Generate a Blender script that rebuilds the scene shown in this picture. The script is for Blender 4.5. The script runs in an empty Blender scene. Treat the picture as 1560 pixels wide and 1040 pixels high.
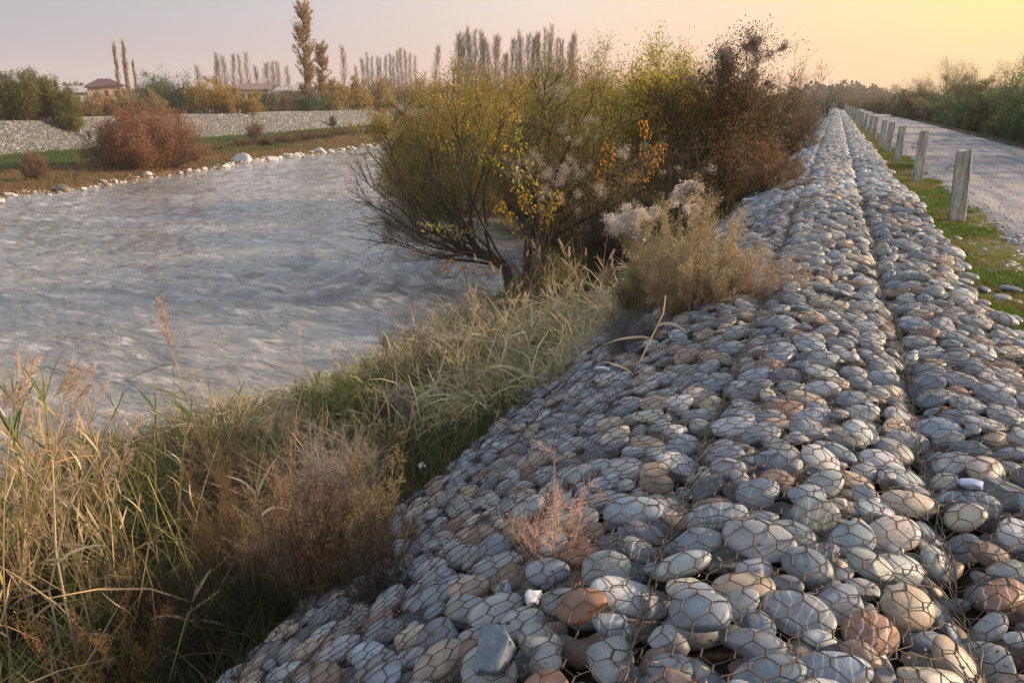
import bpy, math, random
import numpy as np
from math import radians as R

rng = np.random.default_rng(11)
random.seed(11)
scene = bpy.context.scene
COL = scene.collection

# ------------------------------------------------------------------ camera
FPX = 1250.0
PITCH = math.atan(366 / FPX)
YAW = math.atan(495 / (FPX / math.cos(PITCH)))
CAMH = 1.6
cam_data = bpy.data.cameras.new("camera")
cam_data.sensor_width = 36.0
cam_data.lens = 36.0 * FPX / 1560.0
cam_data.clip_end = 6000
cam_data.clip_start = 0.05
cam = bpy.data.objects.new("camera", cam_data)
COL.objects.link(cam)
cam.location = (0, 0, CAMH)
cam.rotation_euler = (math.pi / 2 - PITCH, 0, YAW)
scene.camera = cam

# ------------------------------------------------------------------ light
SUN_AZ = R(62)      # clockwise from +Y (the levee direction)
SUN_EL = R(21)
sun_dir = np.array([math.sin(SUN_AZ) * math.cos(SUN_EL), math.cos(SUN_AZ) * math.cos(SUN_EL), math.sin(SUN_EL)])
sd = bpy.data.lights.new("sun", 'SUN')
sd.energy = 5.0
sd.angle = R(4)
sd.color = (1.0, 0.74, 0.50)
so = bpy.data.objects.new("sun", sd)
COL.objects.link(so)
from mathutils import Vector, Matrix
so.rotation_euler = Vector(sun_dir).to_track_quat('Z', 'Y').to_euler()

world = bpy.data.worlds.new("World")
scene.world = world
world.use_nodes = True
nt = world.node_tree
nt.nodes.clear()
def N(t, typ, **kw):
    n = t.nodes.new(typ)
    for k, v in kw.items():
        setattr(n, k, v)
    return n
def ramp(t, stops, interp='LINEAR'):
    n = t.nodes.new('ShaderNodeValToRGB')
    n.color_ramp.interpolation = interp
    el = n.color_ramp.elements
    while len(el) > 1:
        el.remove(el[-1])
    el[0].position = stops[0][0]
    el[0].color = (*stops[0][1], 1)
    for p, c in stops[1:]:
        e = el.new(p)
        e.color = (*c, 1)
    return n
def srgb(r, g, b):
    f = lambda c: ((c / 255 + 0.055) / 1.055) ** 2.4 if c > 10 else c / 255 / 12.92
    return (f(r), f(g), f(b))
outw = N(nt, 'ShaderNodeOutputWorld')
tc = N(nt, 'ShaderNodeTexCoord')
sep = N(nt, 'ShaderNodeSeparateXYZ')
nt.links.new(tc.outputs['Generated'], sep.inputs[0])
# horizontal bearing: x / |xy| in -1..1 -> 0..1
def M(t, op, a, b=None, c=None, clamp=False):
    n = t.nodes.new('ShaderNodeMath')
    n.operation = op
    n.use_clamp = clamp
    for i, v in enumerate((a, b, c)):
        if v is None:
            continue
        if isinstance(v, (int, float)):
            n.inputs[i].default_value = v
        else:
            t.links.new(v, n.inputs[i])
    return n.outputs[0]
x, y, z = sep.outputs
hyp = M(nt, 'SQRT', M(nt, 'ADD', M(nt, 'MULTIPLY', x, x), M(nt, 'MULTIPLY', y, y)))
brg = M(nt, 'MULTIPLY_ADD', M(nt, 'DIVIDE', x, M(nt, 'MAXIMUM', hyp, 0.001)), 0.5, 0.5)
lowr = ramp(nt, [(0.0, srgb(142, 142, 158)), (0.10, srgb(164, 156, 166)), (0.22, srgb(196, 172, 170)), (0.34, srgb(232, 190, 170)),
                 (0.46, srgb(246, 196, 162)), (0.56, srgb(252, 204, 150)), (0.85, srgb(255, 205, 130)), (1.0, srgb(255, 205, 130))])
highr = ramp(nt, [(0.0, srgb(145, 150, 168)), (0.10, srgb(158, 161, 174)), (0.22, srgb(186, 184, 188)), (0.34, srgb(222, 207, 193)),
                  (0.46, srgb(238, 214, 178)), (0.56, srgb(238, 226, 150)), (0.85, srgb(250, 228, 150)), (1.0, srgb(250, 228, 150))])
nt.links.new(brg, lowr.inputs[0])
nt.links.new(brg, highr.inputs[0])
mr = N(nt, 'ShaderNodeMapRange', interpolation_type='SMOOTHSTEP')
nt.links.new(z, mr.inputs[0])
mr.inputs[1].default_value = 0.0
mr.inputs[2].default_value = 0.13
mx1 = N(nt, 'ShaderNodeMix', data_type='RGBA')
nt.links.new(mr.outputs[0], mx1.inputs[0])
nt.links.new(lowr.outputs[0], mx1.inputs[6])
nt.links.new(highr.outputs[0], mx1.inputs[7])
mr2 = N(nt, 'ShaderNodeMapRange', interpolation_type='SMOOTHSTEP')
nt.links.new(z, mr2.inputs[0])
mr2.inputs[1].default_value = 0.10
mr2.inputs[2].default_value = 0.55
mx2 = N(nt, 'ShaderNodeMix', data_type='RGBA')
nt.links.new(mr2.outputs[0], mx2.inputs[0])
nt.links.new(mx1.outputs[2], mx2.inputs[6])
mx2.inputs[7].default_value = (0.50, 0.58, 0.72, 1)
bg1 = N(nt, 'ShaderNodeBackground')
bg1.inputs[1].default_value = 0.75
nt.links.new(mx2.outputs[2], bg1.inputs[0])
sky = N(nt, 'ShaderNodeTexSky', sky_type='NISHITA', sun_disc=False)
sky.sun_elevation = SUN_EL
sky.sun_rotation = SUN_AZ
sky.dust_density = 3
bg2 = N(nt, 'ShaderNodeBackground')
bg2.inputs[1].default_value = 0.006
nt.links.new(sky.outputs[0], bg2.inputs[0])
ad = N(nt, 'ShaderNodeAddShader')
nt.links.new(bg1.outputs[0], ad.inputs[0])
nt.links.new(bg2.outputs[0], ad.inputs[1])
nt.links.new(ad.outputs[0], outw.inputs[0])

scene.view_settings.view_transform = 'Standard'
scene.view_settings.look = 'None'
scene.view_settings.gamma = 1
scene.view_settings.exposure = 0.66
scene.render.engine = 'CYCLES'
cy = scene.cycles
cy.max_bounces = 6
cy.diffuse_bounces = 1
cy.glossy_bounces = 2
cy.transmission_bounces = 3
cy.transparent_max_bounces = 4
cy.volume_bounces = 0
cy.caustics_reflective = False
cy.caustics_refractive = False
try:
    cy.use_denoising = True
except Exception:
    pass

# ------------------------------------------------------------------ view maths (to measure places and sizes)
_f = np.array([-math.sin(YAW) * math.cos(PITCH), math.cos(YAW) * math.cos(PITCH), -math.sin(PITCH)])
_r = np.array([math.cos(YAW), math.sin(YAW), 0.0])
_u = np.cross(_r, _f)
_C = np.array([0, 0, CAMH])
def at(px, py, z):
    d = _r * (px - 780) / FPX + _u * (520 - py) / FPX + _f
    return _C + d * ((z - CAMH) / d[2])
def proj(p):
    q = np.asarray(p, float) - _C
    w = q @ _f
    return 780 + FPX * (q @ _r) / w, 520 - FPX * (q @ _u) / w, w
def atY(px, Y, z=0.0):
    """the place seen in column px (near its base) at distance Y along the levee"""
    best = None
    for X in np.linspace(-400, 60, 4601):
        a = proj((X, Y, z))
        if a[2] > 0 and (best is None or abs(a[0] - px) < best[0]):
            best = (abs(a[0] - px), X)
    return best[1]

# ------------------------------------------------------------------ noise
_perm = rng.random((256, 256))
def vnoise(x, y):
    xi = np.floor(x).astype(int); yi = np.floor(y).astype(int)
    fx = x - xi; fy = y - yi
    fx = fx * fx * (3 - 2 * fx); fy = fy * fy * (3 - 2 * fy)
    a = _perm[xi & 255, yi & 255]; b = _perm[(xi + 1) & 255, yi & 255]
    c = _perm[xi & 255, (yi + 1) & 255]; d = _perm[(xi + 1) & 255, (yi + 1) & 255]
    return (a * (1 - fx) + b * fx) * (1 - fy) + (c * (1 - fx) + d * fx) * fy - 0.5
def fbm(x, y, o=4):
    s = 0; a = 1.0
    for i in range(o):
        s = s + a * vnoise(x * 2 ** i + 17.3 * i, y * 2 ** i - 9.1 * i)
        a *= 0.5
    return s

# ------------------------------------------------------------------ terrain functions
WZ = -2.8
def softplus(t, k=0.12):
    return k * np.log1p(np.exp(np.clip(t / k, -60, 60)))
SEAMS = (-2.1, -0.43, 0.55)
def bank_w(Y):     # near waterline
    return np.interp(Y, [-20, 0, 6, 8.5, 9.9, 11.8, 14.5, 18, 31, 55, 120, 400], [-9, -8.9, -8.6, -8.1, -7.4, -6.8, -6.9, -7.1, -8.6, -9.6, -12, -20])
def levee_z(X, Y):
    """face of the stone mattress"""
    X = np.asarray(X, float); Y = np.asarray(Y, float)
    s = softplus(-0.43 - X)
    z = -0.58 * s - 0.10 * softplus(X - 0.9, 0.1)
    z = z + 0.05 * np.sin(np.clip((X + 0.43) / 0.98, 0, 1) * np.pi) + 0.04 * np.sin(np.clip((X - 0.55) / 0.9, 0, 1) * np.pi) + 0.07 * np.sin(np.clip((X + 2.1) / 1.67, 0, 1) * np.pi)
    wob = 0.02 * np.sin(Y * 1.3)
    for s0, dp in zip(SEAMS, (0.05, 0.05, 0.07)):
        z = z - dp * np.exp(-((X - s0 - wob) / 0.07) ** 2)
    z = z + 0.05 * fbm(X * 0.9 + 5, Y * 0.7, 2)
    z = z - 0.25 * softplus(-2.1 - X, 0.08) * 0.6
    return z
def ground_z(X, Y):
    X = np.asarray(X, float); Y = np.asarray(Y, float)
    toe = -2.75
    lz = levee_z(np.maximum(X, toe), Y) - 0.16
    w = bank_w(Y)
    zt = levee_z(toe + 0 * X, Y) - 0.16
    t = np.clip((toe - X) / (toe - w), 0, 1.6)
    # shelf: drops, flattens, then falls to the water
    bz = zt + (WZ + 0.02 - zt) * np.where(t < 1, t ** 0.75, 1 + (t - 1) * 3.0)
    bz = bz + 0.10 * fbm(X * 0.8, Y * 0.8, 3) * np.clip(t * 4, 0, 1)
    zl = np.where(X < toe, bz, lz)
    zr = -0.07 - 0.02 * np.sin(X) + 0.03 * fbm(X * 1.5, Y * 1.5, 3)
    zr = np.where(X > 7.0, zr - 0.25 * softplus(X - 7.6, 0.3), zr)
    zr = np.maximum(zr, -2.0)
    k = np.clip((X - 1.25) / 0.3, 0, 1)
    z = zl * (1 - k) + zr * k
    return np.maximum(z, -4.0)
def far_w(Y):
    return np.interp(Y, [-80, 0, 27, 36, 52, 69, 86, 120, 200, 400, 1200], [-35, -35.5, -36.2, -37.0, -40.8, -42.5, -45.6, -50, -62, -90, -200])
def far_b(Y):
    return np.interp(Y, [-80, 0, 43, 72, 120, 200, 400, 1200], [-38, -46.5, -56, -63.5, -72, -86, -122, -260])
def far_z(X, Y):
    w = far_w(Y); b = far_b(Y)
    d = w - X               # distance inland
    L = np.maximum(w - b, 1)
    z1 = WZ - 0.9 + 0.95 * np.clip((d + 2.0) / 2.3, 0, 1)
    z2 = WZ + 0.05 + 0.5 * np.clip(d / L, 0, 1) ** 0.7
    z = np.where(d < 0.3, z1, z2)
    q = d - L
    z = z + np.where(q > 0, np.minimum(q * 0.54, 2.27), 0)
    z = z - np.where(q > 11.5, np.minimum((q - 11.5) * 0.35, 1.5), 0)
    z = z + 0.12 * fbm(X * 0.35, Y * 0.35, 3) * (d > 0.3) * (q < 0)
    return z
def gz(X, Y):
    return float(ground_z(X, Y)) if X > -25 else float(far_z(np.float64(X), np.float64(Y)))
def on(px, py):
    """the place on the terrain seen at a pixel of the photograph"""
    d = _r * (px - 780) / FPX + _u * (520 - py) / FPX + _f
    t = 1.0
    while t < 900:
        p = _C + d * t
        if p[2] < gz(p[0], p[1]):
            break
        t *= 1.004
    p = _C + d * t
    return np.array([p[0], p[1], gz(p[0], p[1])])

# ------------------------------------------------------------------ mesh builder
class MB:
    def __init__(s):
        s.v = []; s.f = []; s.c = []; s.n = 0
    def add(s, v, f, c):
        v = np.asarray(v, np.float32).reshape(-1, 3)
        f = np.asarray(f, np.int64)
        c = np.asarray(c, np.float32)
        if c.ndim == 1:
            c = np.tile(c, (len(v), 1))
        if c.shape[1] == 3:
            c = np.hstack([c, np.ones((len(c), 1), np.float32)])
        s.v.append(v); s.f.append(f + s.n); s.c.append(c); s.n += len(v)
    def build(s, name, mat, parent=None, smooth=False, loc=None):
        me = bpy.data.meshes.new(name)
        if s.n:
            v = np.concatenate(s.v)
            if loc is not None:
                v = v - np.asarray(loc, np.float32)
            loops = np.concatenate([f.ravel() for f in s.f])
            cnt = np.concatenate([np.full(len(f), f.shape[1]) for f in s.f])
            me.vertices.add(len(v)); me.vertices.foreach_set("co", v.ravel())
            me.loops.add(len(loops)); me.loops.foreach_set("vertex_index", loops.astype(np.int32))
            me.polygons.add(len(cnt))
            me.polygons.foreach_set("loop_start", (np.cumsum(cnt) - cnt).astype(np.int32))
            me.update(calc_edges=True)
            if smooth:
                me.polygons.foreach_set("use_smooth", np.ones(len(cnt), bool))
            a = me.color_attributes.new("Col", 'FLOAT_COLOR', 'POINT')
            a.data.foreach_set("color", np.concatenate(s.c).ravel())
        me.materials.append(mat)
        o = bpy.data.objects.new(name, me)
        COL.objects.link(o)
        if loc is not None:
            o.location = loc
        if parent is not None:
            o.parent = parent
            o.location = (0, 0, 0) if loc is None else loc
        return o
def tag(o, label=None, cat=None, group=None, kind=None):
    if label: o["label"] = label
    if cat: o["category"] = cat
    if group: o["group"] = group
    if kind: o["kind"] = kind
    return o
def empty(name, loc, rz=0):
    o = bpy.data.objects.new(name, None)
    COL.objects.link(o)
    o.empty_display_size = 0.1
    o.location = tuple(float(a) for a in loc)
    o.rotation_euler = (0, 0, rz)
    return o
def copy_tree(o, parent=None):
    c = o.copy()
    COL.objects.link(c)
    c.parent = parent
    for ch in list(o.children):
        copy_tree(ch, c)
    return c
def bump_rng(k):
    global rng
    rng = np.random.default_rng(k)

def norm(a):
    return a / np.maximum(np.linalg.norm(a, axis=-1, keepdims=True), 1e-9)
def jit(c, n, amt=0.15):
    """n own colours round c: lightness and hue vary from leaf to leaf"""
    c = np.asarray(c, float)
    if c.ndim == 2:
        c = c[rng.integers(0, len(c), n)]
    k = np.exp(rng.normal(0, amt, (n, 1)))
    h = 1 + rng.normal(0, amt * 0.35, (n, 3))
    return np.clip(c * k * h, 0.003, 0.9)
def poly(start, d, length, K=5, bend=(0, 0, 0), wob=0.1):
    """N curved lines of K points: (N,K,3)"""
    n = len(start)
    d = norm(np.asarray(d, float))
    seg = (np.asarray(length, float) / (K - 1)).reshape(-1, 1)
    pts = np.empty((n, K, 3)); pts[:, 0] = start
    bend = np.asarray(bend, float)
    for k in range(1, K):
        pts[:, k] = pts[:, k - 1] + d * seg
        d = norm(d + bend / (K - 1) + rng.normal(0, wob, (n, 3)))
    return pts
def tubes(mb, pts, r0, r1, col, sides=3):
    n, K, _ = pts.shape
    t = np.gradient(pts, axis=1)
    t = norm(t)
    ref = np.where(np.abs(t[..., 2:3]) > 0.9, np.array([1.0, 0, 0]), np.array([0, 0, 1.0]))
    a = norm(np.cross(t, ref)); b = np.cross(t, a)
    r0 = np.broadcast_to(np.asarray(r0, float), (n,)); r1 = np.broadcast_to(np.asarray(r1, float), (n,))
    rr = r0[:, None] + (r1 - r0)[:, None] * np.linspace(0, 1, K)[None]
    ang = np.arange(sides) * 2 * np.pi / sides
    ring = a[:, :, None] * np.cos(ang)[None, None, :, None] + b[:, :, None] * np.sin(ang)[None, None, :, None]
    v = pts[:, :, None] + ring * rr[:, :, None, None]
    idx = np.arange(n * K * sides).reshape(n, K, sides)
    q = np.stack([idx[:, :-1], np.roll(idx, -1, 2)[:, :-1], np.roll(idx, -1, 2)[:, 1:], idx[:, 1:]], -1).reshape(-1, 4)
    c = np.asarray(col, float)
    if c.ndim == 1:
        c = jit(c, n, 0.12)
    mb.add(v.reshape(-1, 3), q, np.repeat(c, K * sides, axis=0))
def blades(mb, pts, width, col, face=None, tip=0.1):
    """flat tapering strips along lines (leaves of grass and reed)"""
    n, K, _ = pts.shape
    t = norm(np.gradient(pts, axis=1))
    if face is None:
        face = norm(rng.normal(0, 1, (n, 3)))
    s = norm(np.cross(t, np.broadcast_to(face[:, None], t.shape)))
    w = np.broadcast_to(np.asarray(width, float), (n,))
    prof = np.interp(np.linspace(0, 1, K), [0, 0.3, 0.7, 1], [0.6, 1.0, 0.75, tip])
    off = s * (w[:, None] * prof[None])[..., None] * 0.5
    v = np.stack([pts - off, pts + off], 2)
    idx = np.arange(n * K * 2).reshape(n, K, 2)
    q = np.stack([idx[:, :-1, 0], idx[:, :-1, 1], idx[:, 1:, 1], idx[:, 1:, 0]], -1).reshape(-1, 4)
    c = np.asarray(col, float)
    if c.ndim == 1:
        c = jit(c, n, 0.2)
    mb.add(v.reshape(-1, 3), q, np.repeat(c, K * 2, axis=0))
def leafs(mb, p, d, ln, wd, col):
    """small pointed leaves: a kite of 4 points each"""
    n = len(p)
    d = norm(d)
    s = norm(np.cross(d, norm(rng.normal(0, 1, (n, 3)))))
    ln = np.broadcast_to(np.asarray(ln, float), (n,))[:, None]; wd = np.broadcast_to(np.asarray(wd, float), (n,))[:, None]
    v = np.stack([p, p + d * ln * 0.45 + s * wd * 0.5, p + d * ln, p + d * ln * 0.45 - s * wd * 0.5], 1)
    q = np.arange(n * 4).reshape(n, 4)
    c = np.asarray(col, float)
    if c.ndim == 1:
        c = jit(c, n, 0.22)
    mb.add(v.reshape(-1, 3), q, np.repeat(c, 4, axis=0))
def pick(pts, m, t0=0.2, t1=1.0):
    """m random places on a set of lines: position, tangent, which line, where"""
    n, K, _ = pts.shape
    i = rng.integers(0, n, m)
    t = (t0 + (t1 - t0) * rng.random(m)) * (K - 1)
    k = np.minimum(t.astype(int), K - 2); f = (t - k)[:, None]
    p = pts[i, k] * (1 - f) + pts[i, k + 1] * f
    return p, norm(pts[i, k + 1] - pts[i, k]), i, t / (K - 1)
def rnd3(n):
    return norm(rng.normal(0, 1, (n, 3)))

# ------------------------------------------------------------------ materials
def new_mat(name):
    m = bpy.data.materials.new(name)
    m.use_nodes = True
    t = m.node_tree
    t.nodes.clear()
    return m, t, N(t, 'ShaderNodeOutputMaterial')
def L(t, a, b):
    t.links.new(a, b)
def noise(t, vec, scale, detail=4, rough=0.55, dist=0.0):
    n = N(t, 'ShaderNodeTexNoise')
    n.inputs['Scale'].default_value = scale
    n.inputs['Detail'].default_value = detail
    n.inputs['Roughness'].default_value = rough
    n.inputs['Distortion'].default_value = dist
    L(t, vec, n.inputs['Vector'])
    return n
def mixc(t, fac, a, b, mode='MIX'):
    n = N(t, 'ShaderNodeMix', data_type='RGBA', blend_type=mode)
    for sock, v in ((0, fac), (6, a), (7, b)):
        if isinstance(v, (int, float)):
            n.inputs[sock].default_value = v
        elif isinstance(v, tuple):
            n.inputs[sock].default_value = (*v, 1) if len(v) == 3 else v
        else:
            L(t, v, n.inputs[sock])
    return n.outputs[2]
def mrange(t, v, a, b, c=0.0, d=1.0):
    n = N(t, 'ShaderNodeMapRange')
    L(t, v, n.inputs[0])
    for i, k in enumerate((a, b, c, d)):
        n.inputs[i + 1].default_value = k
    return n.outputs[0]
def bump(t, h, strength, dist, normal=None):
    n = N(t, 'ShaderNodeBump')
    n.inputs['Strength'].default_value = strength
    n.inputs['Distance'].default_value = dist
    L(t, h, n.inputs['Height'])
    if normal is not None:
        L(t, normal, n.inputs['Normal'])
    return n.outputs[0]
def princ(t, col, rough=0.7, normal=None, metallic=0.0, spec=0.5):
    n = N(t, 'ShaderNodeBsdfPrincipled')
    if isinstance(col, tuple):
        n.inputs['Base Color'].default_value = (*col, 1)
    else:
        L(t, col, n.inputs['Base Color'])
    if isinstance(rough, (int, float)):
        n.inputs['Roughness'].default_value = rough
    else:
        L(t, rough, n.inputs['Roughness'])
    n.inputs['Metallic'].default_value = metallic
    n.inputs['Specular IOR Level'].default_value = spec
    if normal is not None:
        L(t, normal, n.inputs['Normal'])
    return n
def pos(t):
    return N(t, 'ShaderNodeNewGeometry').outputs['Position']

def stone_mat():
    m, t, o = new_mat("river_cobble")
    p = pos(t)
    at_ = N(t, 'ShaderNodeAttribute', attribute_name='Col')
    n1 = noise(t, p, 14, 5, 0.6)
    n2 = noise(t, p, 160, 3, 0.7)
    n3 = noise(t, p, 45, 5, 0.6, 1.2)
    c = mixc(t, 1.0, at_.outputs['Color'], ramp_out(t, n1.outputs['Fac'], [(0.3, (0.72, 0.74, 0.78)), (0.5, (1, 1, 1)), (0.72, (1.22, 1.12, 1.0))]), 'MULTIPLY')
    c = mixc(t, 1.0, c, ramp_out(t, n2.outputs['Fac'], [(0.34, (0.70, 0.70, 0.70)), (0.46, (1, 1, 1)), (0.60, (1.05, 1.05, 1.05)), (0.70, (1.35, 1.35, 1.3))]), 'MULTIPLY')
    # mineral bands on some stones (alpha of the colour picks them)
    wv = N(t, 'ShaderNodeTexWave')
    wv.inputs['Scale'].default_value = 9
    wv.inputs['Distortion'].default_value = 7
    wv.inputs['Detail'].default_value = 3
    L(t, p, wv.inputs['Vector'])
    band = M(t, 'MULTIPLY', mrange(t, wv.outputs['Fac'], 0.90, 0.99), mrange(t, at_.outputs['Alpha'], 0.93, 0.95))
    c = mixc(t, M(t, 'MULTIPLY', band, 0.55), c, (0.62, 0.60, 0.56))
    stain = M(t, 'MULTIPLY', mrange(t, n3.outputs['Fac'], 0.60, 0.72), 0.38)
    c = mixc(t, stain, c, (0.22, 0.13, 0.07))
    dust = M(t, 'MULTIPLY', mrange(t, noise(t, p, 26, 6, 0.7).outputs['Fac'], 0.56, 0.70), 0.35)
    c = mixc(t, dust, c, (0.44, 0.42, 0.38))
    h = M(t, 'MULTIPLY_ADD', n2.outputs['Fac'], 0.35, M(t, 'MULTIPLY', n3.outputs['Fac'], 1.0))
    nm = bump(t, h, 0.35, 0.006)
    b = princ(t, c, mrange(t, n1.outputs['Fac'], 0.3, 0.7, 0.40, 0.65), nm, spec=0.5)
    L(t, b.outputs[0], o.inputs[0])
    return m
def ramp_out(t, fac, stops):
    r = ramp(t, stops)
    L(t, fac, r.inputs[0])
    return r.outputs[0]
def plant_mat(name, trans=0.35, rough=0.6, spec=0.2):
    m, t, o = new_mat(name)
    a = N(t, 'ShaderNodeAttribute', attribute_name='Col')
    c = mixc(t, 1.0, a.outputs['Color'], ramp_out(t, noise(t, pos(t), 3.0, 3).outputs['Fac'], [(0.3, (0.75, 0.78, 0.8)), (0.7, (1.2, 1.15, 1.1))]), 'MULTIPLY')
    b = princ(t, c, rough, spec=spec)
    if trans > 0:
        tr = N(t, 'ShaderNodeBsdfTranslucent')
        L(t, c, tr.inputs[0])
        mx = N(t, 'ShaderNodeMixShader')
        mx.inputs[0].default_value = trans
        L(t, b.outputs[0], mx.inputs[1])
        L(t, tr.outputs[0], mx.inputs[2])
        L(t, mx.outputs[0], o.inputs[0])
    else:
        L(t, b.outputs[0], o.inputs[0])
    return m
def ground_mat():
    m, t, o = new_mat("bank_soil")
    p = pos(t)
    n1 = noise(t, p, 1.3, 6, 0.6)
    n2 = noise(t, p, 18, 6, 0.7)
    c = ramp_out(t, n1.outputs['Fac'], [(0.32, (0.028, 0.024, 0.016)), (0.5, (0.045, 0.038, 0.024)), (0.68, (0.036, 0.044, 0.018))])
    c = mixc(t, 1.0, c, ramp_out(t, n2.outputs['Fac'], [(0.3, (0.5, 0.5, 0.5)), (0.7, (1.5, 1.45, 1.4))]), 'MULTIPLY')
    nm = bump(t, n2.outputs['Fac'], 0.7, 0.03)
    L(t, princ(t, c, 0.9, nm, spec=0.1).outputs[0], o.inputs[0])
    return m
def verge_mat():
    m, t, o = new_mat("verge_moss")
    p = pos(t)
    n1 = noise(t, p, 2.2, 6, 0.65)
    n2 = noise(t, p, 45, 5, 0.7)
    c = ramp_out(t, n1.outputs['Fac'], [(0.40, (0.20, 0.165, 0.115)), (0.50, (0.11, 0.11, 0.035)), (0.6, (0.085, 0.12, 0.02)), (0.7, (0.15, 0.13, 0.07))])
    c = mixc(t, 1.0, c, ramp_out(t, n2.outputs['Fac'], [(0.3, (0.55, 0.55, 0.55)), (0.7, (1.4, 1.4, 1.4))]), 'MULTIPLY')
    L(t, princ(t, c, 0.95, bump(t, n2.outputs['Fac'], 0.8, 0.02), spec=0.05).outputs[0], o.inputs[0])
    return m
def far_mat():
    m, t, o = new_mat("far_bank_soil")
    p = pos(t)
    n1 = noise(t, p, 0.25, 6, 0.65)
    n2 = noise(t, p, 2.5, 6, 0.75)
    at_ = N(t, 'ShaderNodeAttribute', attribute_name='Col')
    c = mixc(t, 1.0, at_.outputs['Color'], ramp_out(t, n2.outputs['Fac'], [(0.3, (0.55, 0.55, 0.55)), (0.7, (1.45, 1.42, 1.4))]), 'MULTIPLY')
    c = mixc(t, 1.0, c, ramp_out(t, n1.outputs['Fac'], [(0.35, (0.8, 0.85, 0.8)), (0.65, (1.2, 1.1, 1.0))]), 'MULTIPLY')
    L(t, princ(t, c, 0.95, bump(t, n2.outputs['Fac'], 0.8, 0.15), spec=0.05).outputs[0], o.inputs[0])
    return m
def road_mat():
    m, t, o = new_mat("gravel_road")
    p = pos(t)
    n1 = noise(t, p, 0.9, 6, 0.6)
    mp = N(t, 'ShaderNodeMapping')
    mp.inputs['Scale'].default_value = (1.0, 0.12, 1.0)
    L(t, p, mp.inputs[0])
    trk = noise(t, mp.outputs[0], 2.6, 5, 0.6)
    vo = N(t, 'ShaderNodeTexVoronoi')
    vo.inputs['Scale'].default_value = 38
    L(t, p, vo.inputs['Vector'])
    n2 = noise(t, p, 60, 4, 0.7)
    c = ramp_out(t, trk.outputs['Fac'], [(0.30, (0.14, 0.145, 0.17)), (0.44, (0.22, 0.225, 0.25)), (0.58, (0.36, 0.33, 0.31)), (0.70, (0.20, 0.205, 0.225))])
    c = mixc(t, 1.0, c, ramp_out(t, n1.outputs['Fac'], [(0.3, (0.72, 0.73, 0.76)), (0.7, (1.25, 1.2, 1.15))]), 'MULTIPLY')
    c = mixc(t, 0.55, c, mixc(t, 1.0, c, ramp_out(t, vo.outputs['Color'], [(0.2, (0.55, 0.55, 0.58)), (0.8, (1.6, 1.55, 1.5))]), 'MULTIPLY'))
    h = M(t, 'SUBTRACT', M(t, 'MULTIPLY', n2.outputs['Fac'], 0.6), vo.outputs['Distance'])
    nm = bump(t, h, 0.6, 0.015)
    nm = bump(t, n1.outputs['Fac'], 0.5, 0.12, nm)
    L(t, princ(t, c, 0.9, nm, spec=0.15).outputs[0], o.inputs[0])
    return m
def water_mat():
    m, t, o = new_mat("silty_river_water")
    p = pos(t)
    mp = N(t, 'ShaderNodeMapping')
    mp.inputs['Rotation'].default_value = (0, 0, R(0))
    mp.inputs['Scale'].default_value = (0.45, 1.25, 1.0)
    L(t, p, mp.inputs[0])
    v = mp.outputs[0]
    n1 = noise(t, v, 1.3, 4, 0.5, 0.25)
    n2 = noise(t, v, 5.0, 4, 0.5, 0.3)
    n3 = noise(t, v, 0.22, 3, 0.5)
    foam = noise(t, v, 2.4, 5, 0.62, 0.5)  # mask of pale streaks that stand in for ripple highlights, not froth
    c = ramp_out(t, n3.outputs['Fac'], [(0.35, (0.18, 0.17, 0.155)), (0.65, (0.27, 0.255, 0.235))])
    c = mixc(t, mrange(t, foam.outputs['Fac'], 0.55, 0.68, 0.0, 0.6), c, (0.58, 0.56, 0.53))  # bright ripple streaks painted into the water's base colour
    nm = bump(t, n1.outputs['Fac'], 1.0, 0.30)
    nm = bump(t, n2.outputs['Fac'], 1.0, 0.06, nm)
    nm = bump(t, noise(t, v, 16, 3, 0.5, 0.2).outputs['Fac'], 0.7, 0.007, nm)
    b = princ(t, c, 0.05, nm, spec=0.5)
    b.inputs['IOR'].default_value = 1.33
    L(t, b.outputs[0], o.inputs[0])
    return m
def plain_mat(name, col, rough=0.8, nscale=8, amt=0.3, bdist=0.01, metallic=0.0, spec=0.3):
    m, t, o = new_mat(name)
    p = pos(t)
    n1 = noise(t, p, nscale, 6, 0.65)
    n2 = noise(t, p, nscale * 7, 4, 0.7)
    c = mixc(t, 1.0, col, ramp_out(t, n1.outputs['Fac'], [(0.3, (1 - amt,) * 3), (0.7, (1 + amt,) * 3)]), 'MULTIPLY')
    c = mixc(t, 1.0, c, ramp_out(t, n2.outputs['Fac'], [(0.3, (1 - amt * 0.6,) * 3), (0.7, (1 + amt * 0.5,) * 3)]), 'MULTIPLY')
    L(t, princ(t, c, rough, bump(t, n2.outputs['Fac'], 0.5, bdist), metallic, spec).outputs[0], o.inputs[0])
    return m
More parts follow.
